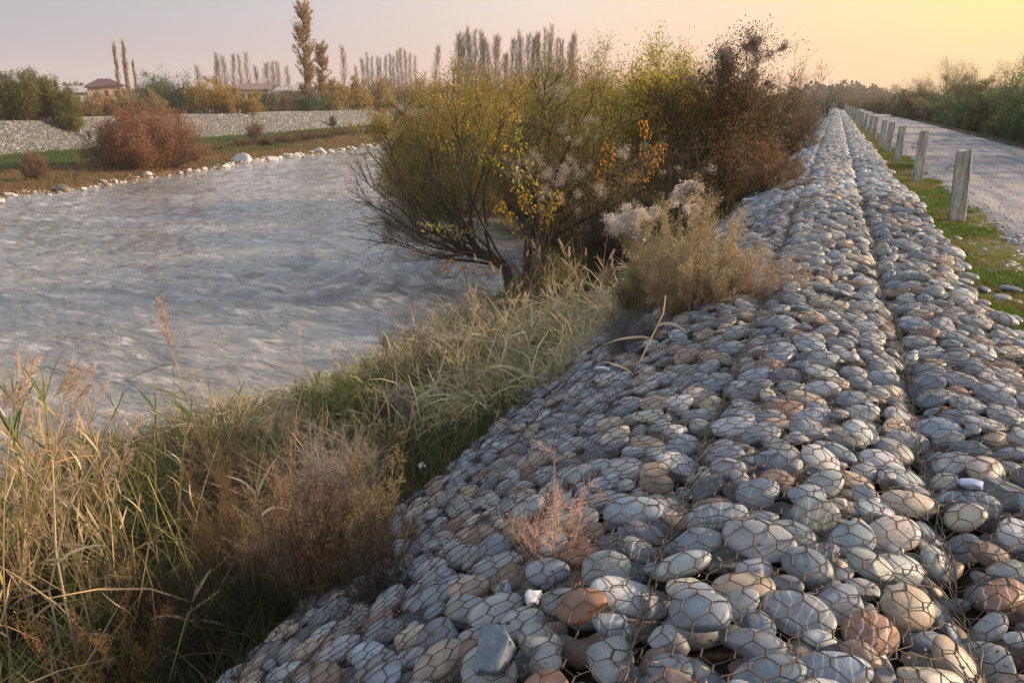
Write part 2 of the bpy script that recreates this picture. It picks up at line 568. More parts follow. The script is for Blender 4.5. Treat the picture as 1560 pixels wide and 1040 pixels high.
def concrete_mat():
    m, t, o = new_mat("weathered_concrete")
    p = pos(t)
    n1 = noise(t, p, 5, 6, 0.7)
    n2 = noise(t, p, 60, 4, 0.7)
    mp = N(t, 'ShaderNodeMapping')
    mp.inputs['Scale'].default_value = (14, 14, 1.2)
    L(t, p, mp.inputs[0])
    n3 = noise(t, mp.outputs[0], 1.0, 5, 0.7)
    c = ramp_out(t, n1.outputs['Fac'], [(0.3, (0.30, 0.31, 0.30)), (0.55, (0.46, 0.46, 0.43)), (0.75, (0.56, 0.54, 0.50))])
    c = mixc(t, mrange(t, n3.outputs['Fac'], 0.47, 0.64, 0, 0.85), c, (0.13, 0.13, 0.12))
    c = mixc(t, mrange(t, n2.outputs['Fac'], 0.60, 0.72, 0, 0.5), c, (0.12, 0.12, 0.11))
    L(t, princ(t, c, 0.9, bump(t, n2.outputs['Fac'], 0.8, 0.006), spec=0.2).outputs[0], o.inputs[0])
    return m
MS = stone_mat(); MG = ground_mat(); MV = verge_mat(); MF = far_mat(); MR = road_mat(); MW = water_mat()
M_LEAF = plant_mat("leaf", 0.38); M_TWIG = plant_mat("twig_bark", 0.0, 0.85, 0.1); M_LEAF2 = plant_mat("autumn_leaf", 0.5); M_DRY = plant_mat("dry_stem", 0.30, 0.6, 0.25)
M_FLUFF = plant_mat("seed_fluff", 0.45, 0.9, 0.0)
M_CONC = concrete_mat()
M_WIRE = plain_mat("rusty_wire", (0.10, 0.06, 0.04), 0.6, 30, 0.5, 0.001, 0.3)
M_LACE = plain_mat("lacing_wire", (0.12, 0.10, 0.085), 0.55, 30, 0.4, 0.001, 0.3)

# ------------------------------------------------------------------ ground, road, water
def sheet(name, xs, ys, fz, mat, colf=None, smooth=True):
    X, Y = np.meshgrid(xs, ys, indexing='ij')
    Z = fz(X, Y)
    v = np.stack([X, Y, Z], -1).reshape(-1, 3)
    i = np.arange(X.size).reshape(X.shape)
    q = np.stack([i[:-1, :-1], i[1:, :-1], i[1:, 1:], i[:-1, 1:]], -1).reshape(-1, 4)
    mb = MB()
    c = colf(X, Y).reshape(-1, 3) if colf else np.full((X.size, 3), 0.1)
    mb.add(v, q, c)
    return mb.build(name, mat, None, smooth)
ys_near = np.concatenate([np.arange(-12, 16, 0.12), np.arange(16, 60, 0.5), np.geomspace(60, 800, 50)])
xs_near = np.concatenate([np.linspace(-30, -12, 20), np.arange(-11.5, -3, 0.14), np.arange(-3, 1.7, 0.07), np.arange(1.7, 9, 0.3), np.geomspace(9.3, 700, 50)])
tag(sheet("ground", xs_near, ys_near, ground_z, MG), kind='structure')
def verge_edge(Y):
    return 2.15 + 0.22 * fbm(Y * 0.7, Y * 0 + 3.3, 3)
xs = np.arange(1.0, 2.72, 0.06)
ys_v = np.concatenate([np.arange(1, 30, 0.12), np.arange(30, 80, 0.5), np.geomspace(80, 700, 60)])
tag(sheet("verge", xs, ys_v, lambda X, Y: np.where((X < 1.3) , -0.16, -0.0) + ground_z(np.maximum(X, 1.6), Y) + 0.012 + 0.03 * fbm(X * 3, Y * 3, 3) - 0.7 * softplus(X - verge_edge(Y) - 0.20, 0.05), MV), kind='structure')
def road_z(X, Y):
    e = verge_edge(Y)
    z = -0.035 + 0.02 * np.cos((X - 4.4) * 1.4) - 0.10 * softplus(X - 6.35, 0.12) * 2 + 0.025 * fbm(X * 0.8, Y * 0.5, 4)
    z = z - 0.45 * softplus(e + 0.12 - X, 0.05) 
    return z + 0.02
tag(sheet("road", np.concatenate([np.arange(1.9, 7.2, 0.1), [7.4, 7.8]]), ys_v, road_z, MR), kind='structure')
# far bank with its own levee
ys = np.concatenate([np.linspace(-80, 10, 30), np.arange(11, 160, 1.0), np.geomspace(161, 800, 50)])
dd = np.concatenate([np.arange(-3, 2, 0.4), np.linspace(2.2, 40, 70), np.geomspace(41, 800, 40)])
D, YY = np.meshgrid(dd, ys, indexing='ij')
# d grid is stretched so that rows follow the levee foot
wv_, bv_ = far_w(YY), far_b(YY)
Lw = wv_ - bv_
XX = np.where(D < 20, wv_ - np.where(D > 0, D / 20 * Lw, D), bv_ - (D - 20))
ZZ = far_z(XX, YY)
q_ = bv_ - XX
cc = np.zeros(XX.shape + (3,))
nn = fbm(XX * 0.13, YY * 0.07, 3)
green = np.array([0.055, 0.075, 0.022]); brown = np.array([0.15, 0.095, 0.05]); pale = np.array([0.30, 0.28, 0.25]); soil = np.array([0.08, 0.07, 0.04])
frac = np.clip((wv_ - XX) / Lw, 0, 1)
cc[:] = brown
gm = (frac > 0.42 + 0.35 * nn) & (q_ < 0.3)
cc[gm] = green
cc[(q_ >= 0.3) & (q_ < 4.4)] = (0.10, 0.10, 0.105)
cc[(q_ >= 4.4) & (q_ < 11)] = pale
cc[q_ >= 11] = soil
mb = MB()
i = np.arange(XX.size).reshape(XX.shape)
q = np.stack([i[:-1, :-1], i[:-1, 1:], i[1:, 1:], i[1:, :-1]], -1).reshape(-1, 4)
mb.add(np.stack([XX, YY, ZZ], -1).reshape(-1, 3), q, cc.reshape(-1, 3))
tag(mb.build("riverbank", MF, None, True), kind='structure')

# water: finer near, coarser far
az = np.linspace(R(-100), R(14), 470)
rad = np.geomspace(4.5, 800, 580)
A, RR = np.meshgrid(az, rad, indexing='ij')
X = np.sin(A) * RR; Y = np.cos(A) * RR
def waves(X, Y):
    u = X * math.cos(0.5) + Y * math.sin(0.5); v = -X * math.sin(0.5) + Y * math.cos(0.5)
    h = 0.08 * fbm(u * 0.5, v * 0.9, 3)
    rid = 1 - np.abs(fbm(u * 0.9 + 3, v * 1.8, 3)) * 2.2
    h = h + 0.06 * (rid - 0.6)
    h = h + 0.026 * (1 - np.abs(fbm(u * 2.6, v * 4.6 + 8, 3)) * 2)
    rap = np.exp(-(((X + 11.0) / 4.2) ** 2 + ((Y - 18.5) / 4.5) ** 2))
    w2 = 1 - np.abs(fbm(u * 0.55 + 31 + 0.3 * np.sin(v), v * 1.15 + 4, 4)) * 2.4
    h = h + rap * 0.36 * (w2 - 0.55) + rap * 0.05 * (1 - np.abs(fbm(u * 2.2 + 11, v * 3.0, 3)) * 2)
    return h
fade = np.clip(1.4 - RR / 140, 0, 1)
Z = WZ + waves(X, Y) * fade - 0.02
mb = MB()
i = np.arange(X.size).reshape(X.shape)
q = np.stack([i[:-1, :-1], i[1:, :-1], i[1:, 1:], i[:-1, 1:]], -1).reshape(-1, 4)
mb.add(np.stack([X, Y, Z], -1).reshape(-1, 3), q, np.array([0.2, 0.2, 0.2]))
tag(mb.build("river_water", MW, None, True), kind='structure')

# ------------------------------------------------------------------ river cobbles
def ico(sub):
    import bmesh
    bm = bmesh.new()
    bmesh.ops.create_icosphere(bm, subdivisions=sub, radius=1)
    v = np.array([tuple(a.co) for a in bm.verts])
    f = np.array([[b.index for b in a.verts] for a in bm.faces])
    bm.free()
    return v, f
ICO = {k: ico(k) for k in (1, 2, 3, 4)}
PAL = [("blue-grey", (0.20, 0.24, 0.28), 30), ("mid-grey", (0.265, 0.28, 0.29), 26), ("green-grey", (0.235, 0.26, 0.255), 12), ("pale grey", (0.40, 0.415, 0.43), 10),
       ("tan", (0.345, 0.28, 0.215), 13), ("slate dark", (0.12, 0.135, 0.155), 6), ("brown", (0.20, 0.145, 0.11), 6), ("rust-brown", (0.21, 0.115, 0.08), 0.02), ("buff", (0.46, 0.41, 0.34), 5)]
PW = np.array([p[2] for p in PAL], float); PW /= PW.sum()
PC = np.array([p[1] for p in PAL]) * np.array([0.96, 0.94, 0.93])
def darts(x0, x1, y0, y1):
    """packs stones of mixed size on the levee face, big ones first"""
    cell = 0.2; grid = {}; out = []
    area = (x1 - x0) * (y1 - y0)
    for r, dens in ((0.078, 70), (0.069, 300), (0.058, 500), (0.045, 420), (0.032, 260)):
        for _ in range(int(dens * area)):
            rr = r * random.uniform(0.9, 1.12)
            x = random.uniform(x0, x1); y = random.uniform(y0, y1)
            gx = int(x / cell + 1000); gy = int(y / cell + 1000)
            ok = True
            for a in (-1, 0, 1):
                for b in (-1, 0, 1):
                    for (px, py, pr) in grid.get((gx + a, gy + b), ()):
                        dx = (x - px) / 1.22; dy = (y - py) / 0.92
                        if dx * dx + dy * dy < (0.97 * (rr + pr)) ** 2:
                            ok = False; break
                    if not ok: break
                if not ok: break
            if ok:
                for s0 in SEAMS:
                    if abs(x - s0) < 0.035 and rr > 0.055:
                        ok = False
            if ok:
                grid.setdefault((gx, gy), []).append((x, y, rr)); out.append((x, y, rr))
    return np.array(out)
def stones_geo(P, sub, tilt=1.0):
    """P: dict of arrays pos(N,3) normal-basis E(N,3,3), axes(N,3), shape seeds -> verts (N,V,3)"""
    bv, bf = ICO[sub]
    n = len(P['pos'])
    v = np.repeat(bv[None], n, 0)
    # low-frequency lumps
    for k in range(3):
        ax = P['lump'][:, k]                      # (N,3)
        d = np.einsum('nvk,nk->nv', v, ax)
        v = v * (1 + P['la'][:, k, None, None] * np.sin(d * (1.6 + k) + P['ph'][:, k, None])[..., None])
    # worn facets
    for k in range(P['pl'].shape[1]):
        nrm = P['pl'][:, k]; c = P['pc'][:, k]
        d = np.einsum('nvk,nk->nv', v, nrm) - c[:, None]
        v = v - np.maximum(d, 0)[..., None] * nrm[:, None] * 0.82
    v = v * P['axes'][:, None]
    v = np.einsum('nvk,nkj->nvj', v, P['E'])
    return v + P['pos'][:, None], bf
def make_P(xy, r, lift, tilt=1.0):
    n = len(xy)
    X, Y = xy[:, 0], xy[:, 1]
    e = 0.02
    nx = -(levee_z(X + e, Y) - levee_z(X - e, Y)) / (2 * e); ny = -(levee_z(X, Y + e) - levee_z(X, Y - e)) / (2 * e)
    nrm = norm(np.stack([nx * 0.8, ny * 0.6, np.ones(n)], -1))
    # faces lean toward the downstream side (imbrication)
    lean = rng.normal(0.24, 0.18, n) * tilt; lean2 = rng.normal(0.05, 0.19, n) * tilt
    nrm = norm(nrm + np.stack([lean2, -lean, np.zeros(n)], -1))
    yaw = rng.normal(0, 0.55, n)
    ax = np.stack([np.cos(yaw), np.sin(yaw), np.zeros(n)], -1)
    ax = norm(ax - nrm * np.sum(ax * nrm, -1, keepdims=True))
    ay = np.cross(nrm, ax)
    E = np.stack([ax, ay, nrm], 1)
    asp = rng.uniform(1.08, 1.58, n)
    axes = np.stack([r * asp, r * rng.uniform(0.86, 1.08, n), r * rng.uniform(0.40, 0.58, n)], -1)
    pos_ = np.stack([X, Y, levee_z(X, Y)], -1) + np.array([0, 0, 1.0]) * (lift[:, None])
    P = dict(pos=pos_, E=E, axes=axes, lump=norm(rng.normal(0, 1, (n, 3, 3))), la=rng.uniform(0.01, 0.075, (n, 3)), ph=rng.uniform(0, 6, (n, 3)))
    P['pl'] = norm(rng.normal(0, 1, (n, 4, 3)))
    P['pc'] = np.where(rng.random((n, 1)) < 0.14, rng.uniform(0.45, 0.75, (n, 4)), rng.uniform(0.70, 1.0, (n, 4)))
    return P
def sub_P(P, idx):
    return {k: v[idx] for k, v in P.items()}
bump_rng(5)
d1 = darts(-2.85, 1.55, 1.0, 15.0)
d1 = d1[~((d1[:, 0] < -1.9 - 0.0) & (d1[:, 1] > 10.5))]
redge = 1.38 + 0.16 * fbm(d1[:, 1] * 1.1, d1[:, 1] * 0 + 7, 3)
d1 = d1[d1[:, 0] < redge]
P1 = make_P(d1[:, :2], d1[:, 2], rng.normal(0.0, 0.017, len(d1)) + 0.03 - 0.25 * np.maximum(0, 0.06 - d1[:, 2]))
ci = rng.choice(len(PAL), len(d1), p=PW)
colours = PC[ci] * np.exp(rng.normal(0, 0.14, (len(d1), 1))) * (1 + rng.normal(0, 0.02, (len(d1), 3)))
kindcol = ci.copy()
pr = np.array([proj(p) for p in P1['pos']])
# stones whose own colour stands out in the photograph
SPECIAL = [(1297, 992, 7), (905, 940, 7), (1535, 945, 7), (1210, 735, 4), (990, 665, 4), (930, 665, 8), (1180, 735, 6), (740, 890, 4), (700, 1010, 4), (1230, 915, 3), (1010, 915, 3), (810, 1035, 7),
           (1300, 880, 2), (1135, 860, 4), (1100, 940, 0), (975, 975, 2), (1470, 960, 0), (1200, 965, 1), (1390, 905, 4), (1060, 850, 0), (655, 735, 4), (880, 860, 7)]
for (sx, sy, c_) in SPECIAL:
    sc_ = (pr[:, 0] - sx) ** 2 + (pr[:, 1] - sy) ** 2 + np.where(d1[:, 2] < 0.06, 4000, 0)
    k = int(np.argmin(sc_))
    colours[k] = PC[c_] * (1.15 if c_ == 7 else 1.0); kindcol[k] = c_
infr = (pr[:, 0] > -5) & (pr[:, 0] < 1565) & (pr[:, 1] > 0) & (pr[:, 1] < 1055) & (pr[:, 2] > 0)
# stones hidden behind the bank plants do not count
hid = (pr[:, 0] < 1000) & (d1[:, 0] < -2.2) & (pr[:, 1] < 780)
size = np.where(infr & ~hid, P1['axes'][:, 0] * P1['axes'][:, 1] / np.maximum(pr[:, 2], 0.5) ** 2, 0)
order = np.argsort(-size)
top = order[:300]
istop = np.zeros(len(d1), bool); istop[top] = True
alpha = rng.random(len(d1))
V4, F4 = stones_geo(sub_P(P1, top), 4)
nV = V4.shape[1]
ORD = ["", "first", "second", "third", "fourth", "fifth", "sixth", "seventh", "eighth", "ninth", "tenth", "eleventh", "twelfth", "thirteenth", "fourteenth", "fifteenth"]
NUM = ["", "one", "two", "three", "four", "five", "six", "seven", "eight", "nine", "ten", "eleven", "twelve", "thirteen", "fourteen", "fifteen", "sixteen", "seventeen", "eighteen", "nineteen", "twenty"]
def unique_labels(objs):
    """where labels coincide, say which one from the left"""
    by = {}
    for o in objs:
        by.setdefault(o["label"], []).append(o)
    for lab, os_ in by.items():
        n = len(os_)
        if n < 2:
            continue
        os_.sort(key=lambda o: proj(tuple(o.location))[0])
        for k, o in enumerate(os_):
            if k == 0: w = "leftmost "
            elif k == n - 1: w = "rightmost "
            else: w = (ORD[k + 1] if k + 1 < len(ORD) else str(k + 1) + "th") + "-from-left "
            o["label"] = w + lab
cob = []
for j, k in enumerate(top):
    mb = MB()
    mb.add(V4[j], F4, np.concatenate([colours[k], [alpha[k]]]))
    o = mb.build("river_cobble", MS, None, True, loc=P1['pos'][k])
    x_, y_ = d1[k, 0], d1[k, 1]
    asp = P1['axes'][k, 0] / P1['axes'][k, 1]
    shp = "long" if asp > 1.5 else ("oval" if asp > 1.22 else "roundish")
    sz = "large" if d1[k, 2] > 0.08 else ("medium" if d1[k, 2] > 0.06 else "small")
    where = "right of the dark wire seam" if x_ > 0.55 else ("between the two wire seams" if x_ > -0.43 else ("on the river slope" if x_ > -2.1 else "at the slope foot"))
    py_ = pr[k, 1]
    row = "bottom edge" if py_ > 960 else ("near foreground" if py_ > 860 else ("foreground" if py_ > 760 else ("mid slope" if py_ > 660 else "farther back")))
    tag(o, "%s %s %s cobble %s, %s" % (sz, PAL[kindcol[k]][0], shp, where, row), "cobble", "river cobbles under the wire mesh")
    cob.append(o)
unique_labels(cob)
mb = MB()
rest = np.where(~istop)[0]
nearr = rest[d1[rest, 1] < 7]; farr = rest[d1[rest, 1] >= 7]
drape_v = [V4.reshape(-1, 3)]
for idx, sub in ((nearr, 3), (farr, 3)):
    v, f = stones_geo(sub_P(P1, idx), sub)
    n, nv, _ = v.shape
    drape_v.append(v.reshape(-1, 3))
    F = (f[None] + (np.arange(n) * nv)[:, None, None]).reshape(-1, 3)
    c = np.concatenate([colours[idx], alpha[idx, None]], 1)
    mb.add(v.reshape(-1, 3), F, np.repeat(c, nv, 0))
def stone_field(mb, x0, x1, y0, y1, sx, sy, r, lift, sub, keep=None, zf=None):
    gx, gy = np.meshgrid(np.arange(x0, x1, sx), np.arange(y0, y1, sy), indexing='ij')
    gx = gx + np.where((np.arange(gx.shape[1]) % 2) == 0, 0, sx / 2)[None]
    xy = np.stack([gx.ravel(), gy.ravel()], -1)
    xy = xy + rng.normal(0, 0.28, xy.shape) * np.array([sx, sy])
    if keep is not None:
        xy = xy[keep(xy[:, 0], xy[:, 1])]
    n = len(xy)
    P = make_P(xy, r * np.exp(rng.normal(0, 0.22, n)), rng.normal(0, 0.015, n) + lift)
    if zf is not None:
        P['pos'][:, 2] = zf(xy[:, 0], xy[:, 1]) + lift
    v, f = stones_geo(P, sub)
    nv = v.shape[1]
    F = (f[None] + (np.arange(n) * nv)[:, None, None]).reshape(-1, 3)
    c = PC[rng.choice(len(PAL), n, p=PW)] * np.exp(rng.normal(0, 0.14, (n, 1)))
    c = np.concatenate([c, rng.random((n, 1))], 1)
    mb.add(v.reshape(-1, 3), F, np.repeat(c, nv, 0))
# under layer fills the gaps
kp = lambda X, Y: (X < 1.33) & ~((X < -2.0) & (Y > 10.5))
stone_field(mb, -2.95, 1.5, 1.0, 15.0, 0.155, 0.122, 0.062, -0.115, 2, kp)
edge = lambda X, Y: X < 1.36 + 0.16 * fbm(Y * 1.1, Y * 0 + 7, 3) - 0.0025 * np.maximum(Y - 22, 0)
stone_field(mb, -2.0, 1.75, 15.0, 40.0, 0.135, 0.105, 0.068, 0.01, 2, edge)
stone_field(mb, -2.0, 1.7, 40.0, 85.0, 0.15, 0.12, 0.078, 0.01, 1, edge)
stone_field(mb, -2.0, 1.6, 85.0, 200.0, 0.24, 0.24, 0.14, 0.01, 1, edge)
tag(mb.build("cobbles", MS, None, True), "thousands of grey river cobbles packed under wire mesh along the levee", "cobbles", kind='stuff')

# ------------------------------------------------------------------ wire mesh draped over the stones
GX0, GY0, GS = -2.95, 1.0, 0.01
GW, GH = int(4.75 / GS), int(14.2 / GS)
HF = np.full((GW, GH), -9.0)
for vv in drape_v:
    ix = ((vv[:, 0] - GX0) / GS).astype(int); iy = ((vv[:, 1] - GY0) / GS).astype(int)
    ok = (ix >= 0) & (ix < GW) & (iy >= 0) & (iy < GH)
    np.maximum.at(HF, (ix[ok], iy[ok]), vv[ok, 2])
base = levee_z(GX0 + np.arange(GW)[:, None] * GS, GY0 + np.arange(GH)[None] * GS)
rel = np.maximum(HF - base, -0.06)
def mfil(a, r, fn):
    out = a.copy()
    for dx in range(-r, r + 1):
        h = int((r * r - dx * dx) ** 0.5)
        b = np.roll(a, dx, 0)
        for dy in range(-h, h + 1):
            out = fn(out, np.roll(b, dy, 1))
    return out
rel = mfil(rel, 1, np.maximum)
tight = rel.copy()
clos = mfil(mfil(rel, 9, np.maximum), 8, np.minimum)
def blur(a, r):
    for ax in (0, 1):
        s = a * 0
        for d in range(-r, r + 1):
            s = s + np.roll(a, d, ax)
        a = s / (2 * r + 1)
    return a
clos = np.maximum(blur(clos, 3), tight) + 0.0015
def drape(X, Y):
    ix = np.clip((X - GX0) / GS, 0, GW - 2); iy = np.clip((Y - GY0) / GS, 0, GH - 2)
    a = ix.astype(int); b = iy.astype(int); fx = ix - a; fy = iy - b
    r = (clos[a, b] * (1 - fx) + clos[a + 1, b] * fx) * (1 - fy) + (clos[a, b + 1] * (1 - fx) + clos[a + 1, b + 1] * fx) * fy
    return levee_z(X, Y) + r
bump_rng(21)
def net(x0, x1, y0, y1, label, group):
    w, hgt = 0.088, 0.118
    nx = int((x1 - x0) / w) + 3; ny = int((y1 - y0) / (hgt * 0.5)) + 3
    # hexagon lattice: twisted sides run along Y
    K = np.arange(nx)[:, None]; J = np.arange(ny)[None]
    st = 0.075      # row pitch
    tw = 0.040      # twisted length
    cx = x0 + (K + 0.5 * (J % 2)) * w; cy_ = y0 + J * st
    wx = 0.010 * fbm(cx * 7, cy_ * 7, 2) + 0.05 * fbm(cx * 0.9, cy_ * 0.9 + 20, 2) + rng.normal(0, 0.0035, cx.shape)
    wy = 0.012 * fbm(cx * 7 + 50, cy_ * 7, 2) + 0.05 * fbm(cx * 0.9 + 40, cy_ * 0.9, 2) + rng.normal(0, 0.0035, cx.shape)
    top_ = np.stack([cx + wx, cy_ + wy + tw / 2], -1); bot = np.stack([cx + wx, cy_ + wy - tw / 2], -1)
    segs = [(bot, top_, 0.0026)]
    ev = (J % 2 == 0) & (K >= 0)
    A = []; B = []
    for j in range(ny - 1):
        for side in (0, 1):
            if j % 2 == 0:
                kk = np.arange(1, nx) if side == 0 else np.arange(0, nx)
                k2 = kk - 1 if side == 0 else kk
            else:
                kk = np.arange(0, nx) if side == 0 else np.arange(0, nx - 1)
                k2 = kk if side == 0 else kk + 1
            A.append(top_[kk, j]); B.append(bot[k2, j + 1])
    A = np.concatenate(A); B = np.concatenate(B)
    mb = MB()
    for a, b, r in ((bot.reshape(-1, 2), top_.reshape(-1, 2), 0.0033), (A, B, 0.0022)):
        mid = (a + b) / 2
        ok = (mid[:, 0] > x0) & (mid[:, 0] < x1) & (mid[:, 1] > y0) & (mid[:, 1] < y1)
        a, b = a[ok], b[ok]
        for far in (0, 1):
            s = (a[:, 1] < 7) if far == 0 else (a[:, 1] >= 7)
            if not s.any(): continue
            Kp = 6 if far == 0 else 4
            t = np.linspace(0, 1, Kp)[None, :, None]
            xy = a[s][:, None] * (1 - t) + b[s][:, None] * t
            zz = drape(xy[..., 0], xy[..., 1])
            p = np.concatenate([xy, zz[..., None]], -1)
            rr = r * (1.0 if far == 0 else 0.8)
            rust = rng.random((len(p), 1))
            c = np.array([0.04, 0.032, 0.028]) * (1 - rust) + np.array([0.085, 0.045, 0.027]) * rust
            tubes(mb, p, rr, rr, c, 4 if far == 0 else 3)
    o = mb.build("wire_mesh", M_RUST, None, False)
    tag(o, label, "wire mesh", group)
    return o
M_RUST = plant_mat("rusted_mesh_wire", 0.0, 0.5, 0.4)
G_ = "hexagonal wire nets over the cobbles"
n1 = net(-2.9, -2.1, 1.1, 9.5, "rusty hexagonal wire net over the dark cobbles at the slope foot", G_)
n2 = net(-2.1, -0.43, 1.1, 15.0, "rusty hexagonal wire net over the cobbles of the river slope", G_)
n3 = net(-0.43, 0.55, 1.1, 15.0, "rusty hexagonal wire net between the two wire seams on the crest", G_)
n4 = net(0.55, 1.42, 1.1, 15.0, "rusty hexagonal wire net right of the dark seam beside the grass", G_)
def lacing(s0, y0, y1, parent):
    mb = MB()
    for k in range(3):
        yy = np.arange(y0, y1, 0.022)
        xx = s0 + 0.02 * np.sin(yy * 1.3) + 0.010 * np.sin(yy * 27 + k * 2.1) + 0.018 * fbm(yy * 3 + k * 9, yy * 0, 3)
        zz = np.maximum(drape(xx, yy), levee_z(xx, yy) + 0.0) + 0.004 + 0.006 * np.sin(yy * 31 + k)
        p = np.stack([xx, yy, zz], -1)[None]
        tubes(mb, p, 0.0024, 0.0024, np.array([[0.16, 0.12, 0.085]]), 4)
    # cross laces
    n = int((y1 - y0) / 0.11)
    ys_ = y0 + np.arange(n) * 0.11 + rng.normal(0, 0.02, n)
    t = np.linspace(-1, 1, 6)
    xx = s0 + t[None] * rng.uniform(0.02, 0.05, (n, 1)); yy = ys_[:, None] + t[None] * rng.normal(0, 0.03, (n, 1))
    zz = drape(xx, yy) + 0.004
    tubes(mb, np.stack([xx, yy, zz], -1), 0.002, 0.002, np.array([0.14, 0.10, 0.07]), 3)
    mb.build("lacing_wire", M_RUST, parent)
lacing(-2.1, 1.2, 9.4, n1); lacing(-0.43, 1.2, 14.9, n3); lacing(0.55, 1.2, 14.9, n4)


# ------------------------------------------------------------------ placing helpers
def hgt(b, ytop):
    """height of something standing at b whose top shows at row ytop"""
    lo, hi = 0.02, 60.0
    for _ in range(40):
        m = (lo + hi) / 2
        a = proj((b[0], b[1], b[2] + m))
        if a[2] > 0.1 and a[1] > ytop: lo = m
        else: hi = m
    return lo
def wid(b, n):
    return n * proj(b)[2] / FPX
def col_at(px, D):
    d = _r * (px - 780) / FPX + _u * (520 - 154) / FPX + _f
    h = d[:2] / np.linalg.norm(d[:2]) * D
    return np.array([h[0], h[1], gz(h[0], h[1])])
UP = np.array([0, 0, 1.0])

def bush(name, label, cat, group, b, H, W, stems=14, sides=160, twigs=700, leaves=6000, lc=((0.08, 0.09, 0.03),), tc=(0.07, 0.05, 0.035), ll=0.05, lw=0.014,
         r0=0.02, flop=0.0, up=0.5, lmat=None, wide0=0.25, t_leaf=0.25, fluff=0, fc=(0.5, 0.46, 0.42), lean=(0, 0, 0), cloud=0.12, parts=True, side_len=0.42, sag=0.0, fl_band=(0.45, 1.0), skirt=0.35, spire=0.62):
    """a shrub: stems from one foot, side branches, twigs, small leaves along the twigs"""
    b = np.asarray(b, float)
    H = H * 1.12
    root = empty(name, b)
    tag(root, label, cat, group)
    mt, ml = MB(), MB()
    ang = rng.random(stems) * 2 * np.pi
    rad = np.sqrt(rng.random(stems)) * W * 0.5
    out = np.stack([np.cos(ang), np.sin(ang), np.zeros(stems)], -1)
    st = out * (rad * wide0)[:, None] + UP * -0.05
    f0, f1 = rng.random(2) * 6.28
    lob = 1 + 0.13 * np.sin(2 * ang + f0) + 0.10 * np.sin(3 * ang + f1)
    rad = rad * lob
    hf = rng.uniform(spire, 1.0, stems) * (0.88 + 0.12 * np.sin(ang * 2 + f1))
    hf[:3] = np.array([1.0, 0.97, 0.95])[:len(hf)]
    low = rng.random(stems) < skirt
    hf = np.where(low, rng.uniform(0.18, 0.6, stems), hf)
    rad = np.where(low, np.maximum(rad, W * 0.3), rad)
    tgt = out * rad[:, None] + UP * (H * np.sqrt(np.clip(1 - (rad / (W * 0.5 + 1e-6)) ** 2 * 0.55, 0.1, 1)) * hf)[:, None] + np.asarray(lean) * H
    d = tgt - st
    ln = np.linalg.norm(d, axis=1)
    P0 = poly(st, norm(d) - out * 0.1 + UP * 0.05, ln * 1.02, 8, out * 0.25 - UP * flop, 0.06)
    tubes(mt, P0, r0 * rng.uniform(0.6, 1.1, stems), r0 * 0.12, np.array(tc), 4)
    p, t_, i_, tt = pick(P0, sides, 0.12, 1.0)
    d1_ = norm(t_ * 0.6 + rnd3(sides) * 0.9 + UP * up * 0.5)
    P1_ = poly(p, d1_, H * side_len * (1.05 - 0.65 * tt) * rng.uniform(0.5, 1.1, sides), 6, UP * (up * 0.5 - sag), 0.12)
    tubes(mt, P1_, r0 * 0.34, r0 * 0.08, np.array(tc), 3)
    p, t_, i_, tt = pick(P1_, twigs, 0.1, 1.0)
    P2_ = poly(p, norm(t_ * 0.8 + rnd3(twigs) * 0.7 + UP * up * 0.5), H * side_len * 0.36 * rng.uniform(0.4, 1.15, twigs), 4, UP * (up * 0.3 - sag), 0.13)
    tubes(mt, P2_, r0 * 0.13, r0 * 0.05, np.array(tc) * 1.15, 3)
    if leaves:
        p, t_, i_, tt = pick(P2_, leaves, t_leaf, 1.0)
        p = p + rnd3(leaves) * (cloud * H * 0.05 * rng.random((leaves, 1)))
        lc = np.asarray(lc, float)
        # leaf colour varies branch by branch
        ci_ = (rng.random(twigs) * len(lc)).astype(int)
        hue = np.exp(rng.normal(0, 0.16, (twigs, 1)))
        c = lc[ci_[i_]] * hue[i_] * np.exp(rng.normal(0, 0.22, (leaves, 1)))
        leafs(ml, p, t_ * 0.5 + rnd3(leaves) * 0.8 + UP * 0.2, ll * rng.uniform(0.5, 1.25, leaves), lw * rng.uniform(0.6, 1.2, leaves), c)
    mt.build("branches", M_TWIG, root)
    if leaves:
        ml.build("foliage", lmat or M_LEAF, root)
    if fluff:
        mf = MB()
        cn = max(8, fluff // 130)
        pc_, _, _, _ = pick(P1_, cn * 6, 0.4, 1.0)
        zz = pc_[:, 2] / H
        pc_ = pc_[(zz > fl_band[0]) & (zz < fl_band[1])][:cn]
        if len(pc_):
            i_ = rng.integers(0, len(pc_), fluff)
            sg = 0.017 * H ** 0.8 * rng.uniform(0.4, 1.6, len(pc_))
            p = pc_[i_] + rng.normal(0, 1, (fluff, 3)) * sg[i_][:, None] * np.array([1, 1, 0.7]) + norm(rng.normal(0, 1, (len(pc_), 3)))[i_] * (rng.random((fluff, 1)) * sg[i_][:, None] * 4)
            leafs(mf, p, rnd3(fluff), 0.02 * H ** 0.5 * rng.uniform(0.6, 1.4, fluff), 0.010 * H ** 0.5, jit(np.asarray(fc), fluff, 0.2))
            mf.build("seed_fluff", M_FLUFF, root)
    return root

